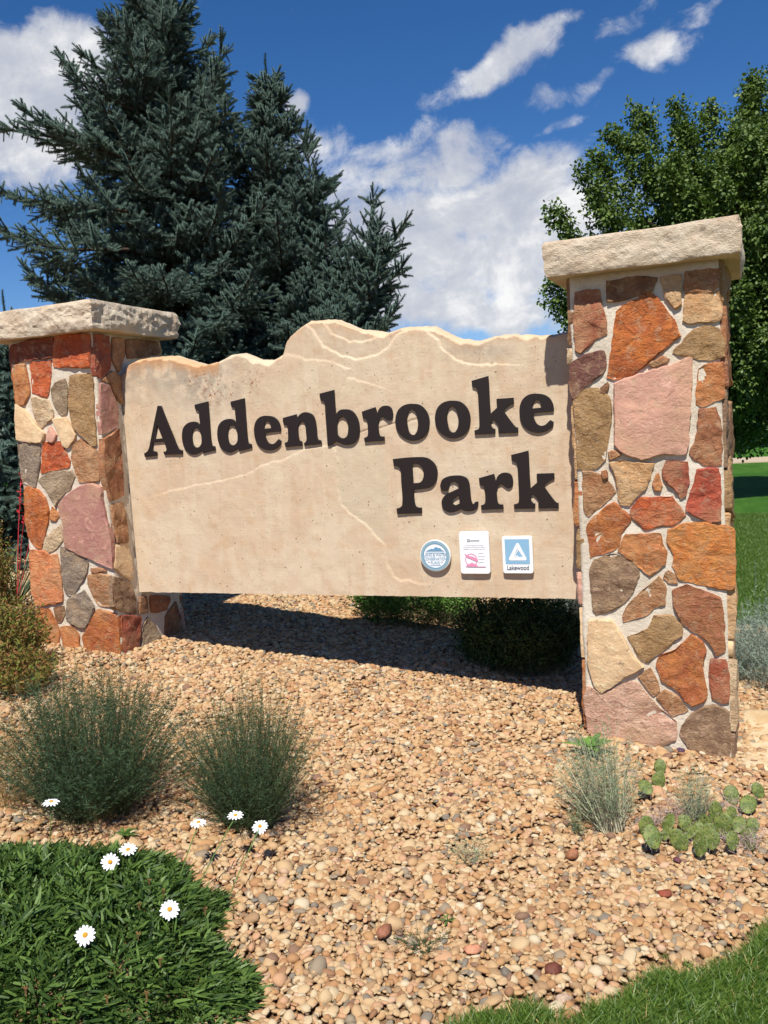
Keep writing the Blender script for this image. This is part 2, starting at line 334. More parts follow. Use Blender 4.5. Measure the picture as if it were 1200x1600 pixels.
# gravel
PAL = [(0, (224, 184, 142)), (.09, (216, 170, 124)), (.18, (196, 140, 98)), (.26, (228, 194, 152)), (.36, (224, 186, 144)), (.45, (206, 152, 104)), (.53, (234, 208, 172)), (.60, (220, 178, 134)), (.68, (182, 142, 108)), (.76, (222, 168, 132)), (.82, (238, 218, 188)), (.85, (164, 112, 84)), (.885, (160, 144, 128)), (.93, (228, 186, 158)), (.955, (142, 104, 90)), (.976, (132, 126, 122))]
def f_(t, b):
    oi = t.new('ShaderNodeObjectInfo'); tc = t.new('ShaderNodeTexCoord')
    v = t.vm('ADD', tc.outputs['Object'], t.vm('MULTIPLY', t.comb(oi.outputs['Random'], oi.outputs['Random'], oi.outputs['Random']), (371., 613., 233.)))
    c = t.ramp(oi.outputs['Random'], [(p, lin((q[0] * .86 + 28, q[1] * .86 + 26, q[2] * .86 + 16), .70)) for p, q in PAL], 'CONSTANT')
    c = t.mix(t.m('MULTIPLY', t.mr(t.noise(v, 60, 4, .6, .5), .45, .65), .35), c, lin((214, 176, 134), .50))
    c = t.mix(t.m('MULTIPLY', t.mr(t.noise(v, 170, 3, .6), .56, .66), .3), c, lin((120, 84, 60), .8))
    return c, (t.noise(v, 150, 4, .65), .4, .003)
M_pebble = mat('pebble_stone', f_, .75, .3)
def f_(t, b):
    tc = t.new('ShaderNodeTexCoord'); v = tc.outputs['Object']
    c = t.mix(t.mr(t.noise(v, 20, 5, .6), .4, .6), lin((196, 158, 118), .62), lin((168, 130, 94), .62))
    return c, (t.noise(v, 90, 5, .7), .8, .02)
M_soil = mat('sandy_soil', f_, .95, .1)
def f_(t, b):
    tc = t.new('ShaderNodeTexCoord'); v = tc.outputs['Object']
    n = t.noise(v, .35, 5, .6); n2 = t.noise(v, 30, 4, .7); n3 = t.noise(t.vm('MULTIPLY', v, (1., .3, 1.)), 3, 5, .7)
    c = t.mix(t.mr(n, .35, .65), lin((74, 122, 34), .85), lin((58, 104, 28), .85))
    c = t.mix(t.m('MULTIPLY', t.mr(n3, .45, .65), .45), c, lin((98, 140, 52), .85))
    c = t.mix(t.m('MULTIPLY', t.mr(n2, .45, .7), .5), c, lin((40, 78, 22), .85))
    return c, (n2, 1., .05)
M_lawn = mat('mown_lawn', f_, .9, .15)
M_path = mat('concrete_path', lambda t, b: (t.mix(t.noise(t.new('ShaderNodeTexCoord').outputs['Object'], 3, 5), lin((206, 186, 160), .8), lin((190, 168, 142), .8)), None), .9, .2)
def leafmat(name, a, b, rough=.5, spec=.4, trans=.0, tcol=None, island=True):
    a, b = lin(a), lin(b)
    def f(t, bs):
        if island: r_ = t.new('ShaderNodeNewGeometry').outputs['Random Per Island']
        else: r_ = t.new('ShaderNodeObjectInfo').outputs['Random']
        c = t.mix(r_, a, b)
        if trans:
            n = t.n; tr = t.new('ShaderNodeBsdfTranslucent'); t.put(tr.inputs[0], tcol and lin(tcol) or c)
            ms = t.new('ShaderNodeMixShader'); ms.inputs[0].default_value = trans
            t.l.new(bs.outputs[0], ms.inputs[1]); t.l.new(tr.outputs[0], ms.inputs[2])
            t.l.new(ms.outputs[0], n['Material Output'].inputs[0])
        return c, None
    return mat(name, f, rough, spec)
M_spruce = leafmat('blue_spruce_needles', (70, 98, 86), (118, 138, 124), .6, .3)
M_twig = flat('spruce_bark', (96, 74, 58), .9, .1)
M_bark = mat('bark', lambda t, b: (t.mix(t.noise(t.new('ShaderNodeTexCoord').outputs['Object'], 12, 5), lin((80, 66, 54)), lin((52, 42, 34))), (t.noise(t.new('ShaderNodeTexCoord').outputs['Object'], 25, 5), .8, .03)), .9, .1)
M_leaf = leafmat('broad_leaf', (56, 80, 34), (98, 118, 52), .5, .35, .18, (96, 128, 40))
M_mat = leafmat('mat_leaf', (40, 64, 26), (96, 122, 54), .55, .35, .10, (90, 140, 40))
M_broom = leafmat('broom_green', (40, 62, 40), (70, 92, 58), .6, .3)
M_broomstem = flat('broom_stem', (88, 94, 62), .8, .1, .3)
M_grass = leafmat('grass_blade', (54, 86, 26), (106, 130, 52), .45, .4, .22, (116, 156, 40))
M_dry = leafmat('dry_grass', (196, 170, 118), (160, 128, 84), .8, .1)
M_silver = leafmat('silver_foliage', (148, 160, 146), (116, 132, 116), .8, .1)
M_greygreen = leafmat('grey_green_foliage', (134, 146, 112), (104, 122, 88), .75, .15)
M_greystem = flat('pale_grey_stem', (176, 172, 146), .85, .1, .2)
M_rust = leafmat('rust_green_foliage', (138, 88, 56), (96, 118, 46), .7, .2)
M_juniper = leafmat('shrub_leaf', (64, 100, 34), (96, 134, 50), .55, .3)
M_redfl = flat('red_flower', (196, 50, 60), .6)
M_petal = flat('white_petal', (252, 250, 252), .6, .2, k=.88)
M_disk = flat('yellow_disk', (196, 140, 40), .8)
M_diskd = flat('brown_seed_head', (128, 98, 60), .9)
M_stem = flat('flower_stem', (92, 116, 56), .7)
def f_(t, b):
    v = t.new('ShaderNodeTexCoord').outputs['Object']
    vo = t.new('ShaderNodeTexVoronoi'); t.put(vo.inputs['Vector'], v); vo.inputs['Scale'].default_value = 75
    c = t.mix(t.mr(t.noise(v, 30, 3), .4, .6), lin((112, 122, 60)), lin((82, 98, 44)))
    return t.mix(t.mr(vo.outputs['Distance'], .32, .22), c, lin((74, 66, 40))), (vo.outputs['Distance'], .5, .003)
M_pad = mat('cactus_pad_skin', f_, .55, .3)
M_oldspine = flat('old_grey_spine', (166, 146, 138), .8, .1, .3)
M_spine = flat('white_spine', (206, 196, 188), .7, .2, .2)
def f_(t, b):
    v = t.new('ShaderNodeTexCoord').outputs['Object']
    return t.mix(t.mr(t.noise(v, 9, 5), .4, .6), lin((228, 206, 168), K), lin((210, 178, 134), K)), (t.noise(v, 40, 5, .7), .5, .01)
M_pale = mat('pale_footing_stone', f_, .9, .2)

M_shaded = leafmat('shaded_shrub_leaf', (44, 66, 30), (64, 88, 38), .6, .3)  # shade under the slab put into the leaf colour
# ------------------------------------------------------------------ measured outlines (metres, in the plane of each face)
RIGHT_FRONT=[('red_tan', [(-0.7712, 2.3097), (-0.6546, 2.3102), (-0.6482, 2.2356), (-0.628, 2.1594), (-0.6259, 2.0942), (-0.6824, 2.0716), (-0.7553, 2.0079), (-0.783, 2.0245), (-0.7819, 2.2127)]), ('brown', [(-0.6184, 2.3428), (-0.4715, 2.3508), (-0.3816, 2.3373), (-0.4027, 2.2812), (-0.5563, 2.2439), (-0.6156, 2.2459)]), ('tan', [(-0.3659, 2.3327), (-0.2744, 2.3377), (-0.2786, 2.1953), (-0.3052, 2.1757), (-0.3469, 2.2388)]), ('tan_brown', [(-0.2528, 2.344), (-0.1087, 2.3439), (-0.1107, 2.2651), (-0.1448, 2.2426), (-0.2572, 2.2466)]), ('tan', [(-0.2575, 2.2377), (-0.1451, 2.2338), (-0.1071, 2.2383), (-0.0946, 2.1664), (-0.102, 2.1053), (-0.2338, 2.101), (-0.2679, 2.1134)]), ('orange', [(-0.4162, 2.2737), (-0.3822, 2.2337), (-0.3485, 2.1849), (-0.3026, 2.1169), (-0.287, 2.0522), (-0.3318, 2.0157), (-0.4132, 1.9546), (-0.5146, 1.88), (-0.5972, 1.8725), (-0.6319, 1.8846), (-0.6173, 1.9536), (-0.5994, 2.0638), (-0.5764, 2.1909), (-0.5481, 2.2201), (-0.4751, 2.244)]), ('olive', [(-0.1785, 2.0882), (-0.1154, 2.0712), (-0.0916, 2.0157), (-0.0935, 1.9358), (-0.1529, 1.9275), (-0.2211, 1.9379), (-0.3244, 1.9696), (-0.315, 1.9915), (-0.2751, 2.015), (-0.2524, 2.0534)]), ('tan_brown', [(-0.4319, 1.9286), (-0.3685, 1.9644), (-0.3426, 1.9485), (-0.3519, 1.931), (-0.4147, 1.9088)]), ('dark_purple', [(-0.7751, 1.986), (-0.7224, 2.005), (-0.6429, 2.0119), (-0.6333, 1.9456), (-0.6564, 1.9006), (-0.7382, 1.8456), (-0.7976, 1.788), (-0.8194, 1.8374), (-0.8095, 1.9605)]), ('brown', [(-0.6635, 1.8353), (-0.6348, 1.8567), (-0.6281, 1.8374), (-0.6464, 1.7963), (-0.6691, 1.8121)]), ('pink', [(-0.5981, 1.8492), (-0.524, 1.8714), (-0.415, 1.8997), (-0.3259, 1.9197), (-0.2468, 1.9447), (-0.2314, 1.9388), (-0.242, 1.8038), (-0.2528, 1.6677), (-0.2622, 1.5489), (-0.2771, 1.4851), (-0.3922, 1.4904), (-0.4832, 1.4663), (-0.5735, 1.5083), (-0.6072, 1.5479), (-0.6032, 1.7085)]), ('tan_orange', [(-0.2097, 1.8828), (-0.1791, 1.9028), (-0.0985, 1.905), (-0.0964, 1.748), (-0.1323, 1.7325), (-0.1928, 1.7095), (-0.2226, 1.7251)]), ('olive', [(-0.798, 1.7785), (-0.7388, 1.8314), (-0.6823, 1.832), (-0.6282, 1.7856), (-0.6171, 1.7094), (-0.6298, 1.6156), (-0.6582, 1.4836), (-0.707, 1.4377), (-0.7977, 1.4365), (-0.7956, 1.6056), (-0.8023, 1.7213)]), ('red_brown', [(-0.2105, 1.6924), (-0.1332, 1.6965), (-0.1136, 1.6319), (-0.1142, 1.4319), (-0.1829, 1.4284), (-0.2344, 1.4508), (-0.2594, 1.4935), (-0.2223, 1.5744)]), ('tan_brown', [(-0.6431, 1.5116), (-0.6101, 1.5195), (-0.5784, 1.499), (-0.6353, 1.4701)]), ('tan', [(-0.6403, 1.4589), (-0.575, 1.4656), (-0.5202, 1.4538), (-0.4295, 1.448), (-0.4452, 1.3799), (-0.4697, 1.3241), (-0.5167, 1.2875), (-0.5458, 1.2452), (-0.5919, 1.2512), (-0.6028, 1.3378), (-0.6143, 1.4052)]), ('tan_brown', [(-0.7694, 1.4257), (-0.7236, 1.4191), (-0.6802, 1.3981), (-0.644, 1.3616), (-0.6085, 1.3093), (-0.6535, 1.273), (-0.7516, 1.1918), (-0.7729, 1.2199), (-0.7738, 1.3563)]), ('red_brown', [(-0.6795, 1.4154), (-0.6558, 1.4212), (-0.6477, 1.3873), (-0.6715, 1.3805)]), ('tan_orange', [(-0.4205, 1.3903), (-0.4086, 1.3974), (-0.3897, 1.3403), (-0.3977, 1.3124), (-0.423, 1.3113), (-0.4308, 1.3511)]), ('deep_red', [(-0.3709, 1.4567), (-0.2694, 1.4477), (-0.2679, 1.3456), (-0.2827, 1.2902), (-0.3053, 1.2721), (-0.3349, 1.3198), (-0.3825, 1.3683), (-0.3856, 1.4153)]), ('red', [(-0.2268, 1.4089), (-0.1276, 1.4096), (-0.1237, 1.2987), (-0.1246, 1.1573), (-0.1644, 1.1509), (-0.2306, 1.1725), (-0.2819, 1.2138), (-0.275, 1.2495), (-0.2399, 1.3539)]), ('red_orange', [(-0.5019, 1.2782), (-0.346, 1.2766), (-0.2849, 1.187), (-0.3545, 1.1386), (-0.4106, 1.135), (-0.4807, 1.1223), (-0.5318, 1.1736), (-0.5465, 1.2106)]), ('orange_brown', [(-0.6266, 1.2631), (-0.5491, 1.1877), (-0.5458, 1.1554), (-0.5922, 1.1007), (-0.603, 1.0498), (-0.6218, 1.0267), (-0.6999, 0.999), (-0.749, 0.985), (-0.7523, 1.065), (-0.7617, 1.1309), (-0.7435, 1.1728)]), ('tan_orange', [(-0.5701, 1.0958), (-0.403, 1.1003), (-0.4002, 1.0528), (-0.38, 1.007), (-0.3886, 0.9522), (-0.462, 0.8894), (-0.5391, 0.9614), (-0.6088, 1.0126), (-0.594, 1.0497)]), ('bright_orange', [(-0.368, 1.1162), (-0.3159, 1.1425), (-0.2646, 1.1552), (-0.181, 1.1493), (-0.1071, 1.1303), (-0.0682, 1.1165), (-0.0654, 0.988), (-0.0685, 0.8543), (-0.0816, 0.8183), (-0.1558, 0.8309), (-0.2392, 0.8527), (-0.3237, 0.8747), (-0.3517, 0.9431), (-0.3458, 0.9978), (-0.3783, 1.0617)]), ('grey_brown', [(-0.7285, 0.9708), (-0.6364, 0.9987), (-0.5831, 0.98), (-0.522, 0.9428), (-0.5124, 0.8872), (-0.5535, 0.803), (-0.6098, 0.7363), (-0.6653, 0.7069), (-0.7301, 0.6911), (-0.7477, 0.7146), (-0.7543, 0.8287), (-0.7561, 0.9235)]), ('tan_brown', [(-0.3875, 0.9018), (-0.3698, 0.9156), (-0.3404, 0.8883), (-0.3329, 0.8518), (-0.376, 0.8513), (-0.3943, 0.8788)]), ('tan_brown', [(-0.4184, 0.8878), (-0.3896, 0.8328), (-0.3923, 0.7451), (-0.4498, 0.7255), (-0.4861, 0.6921), (-0.531, 0.6769), (-0.5947, 0.6518), (-0.6024, 0.6894), (-0.5736, 0.7417), (-0.4998, 0.813)]), ('red_brown', [(-0.3555, 0.8148), (-0.2904, 0.843), (-0.1898, 0.8079), (-0.1362, 0.7816), (-0.1223, 0.6734), (-0.1235, 0.5189), (-0.1641, 0.4989), (-0.188, 0.553), (-0.2458, 0.606), (-0.313, 0.65), (-0.3534, 0.7413)]), ('cream', [(-0.7685, 0.6568), (-0.6578, 0.6644), (-0.6236, 0.6037), (-0.5977, 0.5666), (-0.5646, 0.4825), (-0.5082, 0.4281), (-0.6048, 0.3663), (-0.718, 0.2832), (-0.7538, 0.3199), (-0.782, 0.4348), (-0.777, 0.5605)]), ('olive', [(-0.4509, 0.6882), (-0.3636, 0.6903), (-0.315, 0.6408), (-0.319, 0.5899), (-0.3856, 0.5365), (-0.4941, 0.4476), (-0.5456, 0.5116), (-0.5811, 0.5766), (-0.4797, 0.6174)]), ('orange_brown', [(-0.2759, 0.5959), (-0.2216, 0.5609), (-0.2101, 0.5154), (-0.2264, 0.4411), (-0.2144, 0.3492), (-0.2073, 0.294), (-0.2294, 0.2648), (-0.2816, 0.2382), (-0.3155, 0.2595), (-0.3487, 0.3138), (-0.4174, 0.357), (-0.4456, 0.4404), (-0.4221, 0.4883), (-0.3513, 0.5192)]), ('deep_red', [(-0.19, 0.4749), (-0.1229, 0.4733), (-0.108, 0.4008), (-0.1094, 0.2676), (-0.1448, 0.2626), (-0.1865, 0.2814), (-0.1988, 0.3962)]), ('tan_brown', [(-0.5323, 0.3748), (-0.4773, 0.4201), (-0.4439, 0.3556), (-0.4321, 0.3091), (-0.4641, 0.2788)]), ('tan_brown', [(-0.4512, 0.2654), (-0.41, 0.3103), (-0.3411, 0.2767), (-0.3082, 0.2131), (-0.3435, 0.1919), (-0.3788, 0.1801), (-0.4126, 0.2251)]), ('pale_pink', [(-0.7917, 0.3081), (-0.6997, 0.2794), (-0.5783, 0.3486), (-0.5338, 0.3319), (-0.4653, 0.2408), (-0.3621, 0.1528), (-0.3649, 0.0579), (-0.528, -0.0322), (-0.6654, -0.044), (-0.7382, -0.0011), (-0.8011, 0.0726), (-0.811, 0.2485)]), ('grey_brown', [(-0.2738, 0.206), (-0.1872, 0.2535), (-0.1123, 0.2167), (-0.1134, -0.006), (-0.2194, -0.0057), (-0.2964, 0.0161), (-0.3465, 0.0878), (-0.3095, 0.166)])]
LEFT_FRONT=[('dark_brown', [(-4.4187, 2.3845), (-4.2437, 2.404), (-4.0658, 2.4072), (-4.0857, 2.2783), (-4.2732, 2.2793), (-4.4343, 2.2673)]), ('red_orange', [(-4.0465, 2.4054), (-3.7741, 2.396), (-3.794, 2.1934), (-3.9294, 2.2047), (-4.0822, 2.2224)]), ('tan_orange', [(-4.4046, 2.2545), (-4.3096, 2.2568), (-4.3049, 2.1897), (-4.2927, 2.0756), (-4.3501, 1.9969), (-4.4236, 2.0071), (-4.4215, 2.1783)]), ('red_orange', [(-4.2751, 2.2641), (-4.1011, 2.2594), (-4.1168, 2.1543), (-4.149, 2.0549), (-4.1718, 2.031), (-4.2801, 2.0695), (-4.2743, 2.1667)]), ('grey_tan', [(-4.0817, 2.1211), (-4.0085, 2.1357), (-3.9914, 2.0638), (-4.011, 1.9233), (-4.0613, 1.9163), (-4.1122, 1.9809), (-4.1204, 2.0732)]), ('olive', [(-3.9614, 2.1521), (-3.7961, 2.1539), (-3.7787, 2.088), (-3.7948, 1.9495), (-3.8013, 1.7089), (-3.8478, 1.7112), (-3.9745, 1.8297), (-3.9908, 1.9626)]), ('cream', [(-4.4243, 2.0019), (-4.342, 1.9549), (-4.2724, 1.8676), (-4.2006, 1.8014), (-4.2349, 1.7411), (-4.4408, 1.7727)]), ('pale_rock', [(-4.29, 2.0445), (-4.1606, 2.0149), (-4.1237, 1.9408), (-4.1366, 1.8904), (-4.2358, 1.8396), (-4.2751, 1.8988)]), ('cream', [(-4.1235, 1.8896), (-4.0186, 1.8933), (-3.955, 1.7777), (-4.029, 1.6999), (-4.0602, 1.7117), (-4.0945, 1.8058)]), ('pink', [(-4.156, 1.8402), (-4.11, 1.7862), (-4.1412, 1.7467), (-4.1926, 1.7597)]), ('grey', [(-4.4436, 1.7518), (-4.2562, 1.7318), (-4.2773, 1.6182), (-4.3316, 1.4576), (-4.437, 1.4875), (-4.4464, 1.6255)]), ('red_orange', [(-4.2283, 1.7408), (-4.0831, 1.7385), (-4.026, 1.6177), (-4.0374, 1.577), (-4.2046, 1.5578), (-4.2732, 1.5448), (-4.2546, 1.6381)]), ('tan_brown', [(-3.9879, 1.7183), (-3.9197, 1.7504), (-3.8021, 1.6686), (-3.8048, 1.4812), (-3.9645, 1.4817), (-3.9894, 1.5443), (-4.0106, 1.6375)]), ('grey_tan', [(-4.3053, 1.5041), (-4.2059, 1.5475), (-4.0205, 1.5558), (-3.9995, 1.5138), (-4.0471, 1.4432), (-4.1477, 1.3734), (-4.1806, 1.322), (-4.2355, 1.4178)]), ('orange', [(-4.4203, 1.4573), (-4.316, 1.4413), (-4.2584, 1.3849), (-4.2378, 1.2918), (-4.2886, 1.1446), (-4.333, 1.0513), (-4.3602, 1.0514), (-4.4249, 1.1034), (-4.4468, 1.2322)]), ('purple_pink', [(-4.0938, 1.3824), (-3.9553, 1.4506), (-3.8571, 1.4678), (-3.7849, 1.4348), (-3.785, 1.3228), (-3.7515, 1.1176), (-3.7609, 0.9222), (-3.9327, 0.9844), (-4.1206, 1.0532), (-4.1232, 1.1951), (-4.1475, 1.3212)]), ('pale_rock', [(-4.2859, 1.1233), (-4.155, 1.2061), (-4.148, 1.1008), (-4.1998, 1.059), (-4.2871, 1.0063), (-4.3224, 1.0491)]), ('tan_orange', [(-4.2072, 1.3226), (-4.1539, 1.269), (-4.1923, 1.2277), (-4.2377, 1.2391)]), ('pale_orange', [(-4.4332, 1.039), (-4.2979, 1.0276), (-4.2742, 1.0009), (-4.2057, 1.0113), (-4.1913, 0.9105), (-4.1974, 0.697), (-4.3851, 0.6613), (-4.4321, 0.6712), (-4.45, 0.8013)]), ('grey', [(-4.1664, 1.0588), (-4.0305, 1.0369), (-3.9557, 0.9531), (-3.9994, 0.8586), (-4.1067, 0.7305), (-4.1694, 0.7616), (-4.1805, 0.8892)]), ('tan_brown', [(-3.9656, 0.8693), (-3.8926, 0.8854), (-3.7794, 0.8704), (-3.7772, 0.7771), (-3.7953, 0.6727), (-3.891, 0.6761), (-3.9425, 0.733), (-3.9717, 0.8168)]), ('grey', [(-4.1492, 0.7085), (-4.0099, 0.7689), (-3.9381, 0.6594), (-4.0118, 0.5306), (-4.0911, 0.5283), (-4.1782, 0.5795)]), ('orange_brown', [(-4.4363, 0.6385), (-4.3193, 0.6409), (-4.2673, 0.5665), (-4.2509, 0.4805), (-4.2738, 0.3495), (-4.3685, 0.3566), (-4.4323, 0.3981)]), ('brown', [(-4.2777, 0.6472), (-4.1946, 0.665), (-4.1877, 0.6115), (-4.228, 0.5567), (-4.2619, 0.5558)]), ('tan_orange', [(-4.2388, 0.5241), (-4.1305, 0.5325), (-4.0909, 0.4748), (-4.0996, 0.3457), (-4.222, 0.3298), (-4.2291, 0.4379)]), ('orange_brown', [(-3.9199, 0.6492), (-3.7694, 0.6211), (-3.762, 0.5168), (-3.768, 0.3486), (-3.9069, 0.311), (-4.0345, 0.3376), (-4.059, 0.4651), (-3.9831, 0.5526)]), ('red_brown', [(-3.9338, 0.9197), (-3.8374, 0.9199), (-3.8146, 0.8961), (-3.9309, 0.8883)])]
LEFT_SIDE=[('deep_red', [(4.5301, 2.3939), (4.6575, 2.3881), (4.6457, 2.1905), (4.5449, 2.1217), (4.5017, 2.1651)]), ('tan_brown', [(4.6959, 2.3858), (4.7986, 2.3826), (4.7909, 2.2686), (4.7296, 2.1732), (4.6698, 2.2523)]), ('brown', [(4.8313, 2.3849), (5.1672, 2.3947), (5.1726, 2.3042), (4.8303, 2.2601)]), ('tan_brown', [(4.5579, 2.1071), (4.6585, 2.1707), (4.7479, 2.1326), (4.7331, 1.9671), (4.696, 1.9875), (4.6317, 2.0887)]), ('purple_pink', [(4.5326, 2.0865), (4.6226, 2.0784), (4.6896, 1.9413), (4.6702, 1.8232), (4.5126, 1.7762)]), ('red_brown', [(4.5152, 1.7409), (4.6777, 1.7972), (4.6797, 1.6161), (4.6676, 1.3776), (4.53, 1.3495), (4.4898, 1.5558)]), ('tan_brown', [(4.5411, 1.3177), (4.6525, 1.3269), (4.6751, 1.1987), (4.6692, 1.0626), (4.5549, 1.079), (4.5455, 1.2144)]), ('cream', [(4.5398, 1.0605), (4.6598, 1.0534), (4.6938, 0.9211), (4.6699, 0.8082), (4.5904, 0.8544), (4.5203, 0.9188)]), ('grey_brown', [(4.4974, 0.8659), (4.6566, 0.7948), (4.6891, 0.7085), (4.6935, 0.5842), (4.5435, 0.6308), (4.4717, 0.6796)]), ('deep_red', [(4.5449, 0.6064), (4.7346, 0.5535), (4.6736, 0.3573), (4.5504, 0.3571), (4.5361, 0.5085)]), ('brown', [(4.7365, 0.6883), (4.8028, 0.6749), (4.8055, 0.5706), (4.7212, 0.5781)]), ('grey_tan', [(4.8087, 0.5315), (4.9206, 0.3835), (4.887, 0.3359), (4.7076, 0.3594), (4.7415, 0.4814)]), ('red_brown', [(4.8542, 0.67), (5.0562, 0.6295), (5.016, 0.5416), (4.8555, 0.5541)]), ('brown', [(4.9993, 0.4888), (5.1239, 0.5758), (5.164, 0.4519), (5.1481, 0.3398), (4.9808, 0.3576)])]
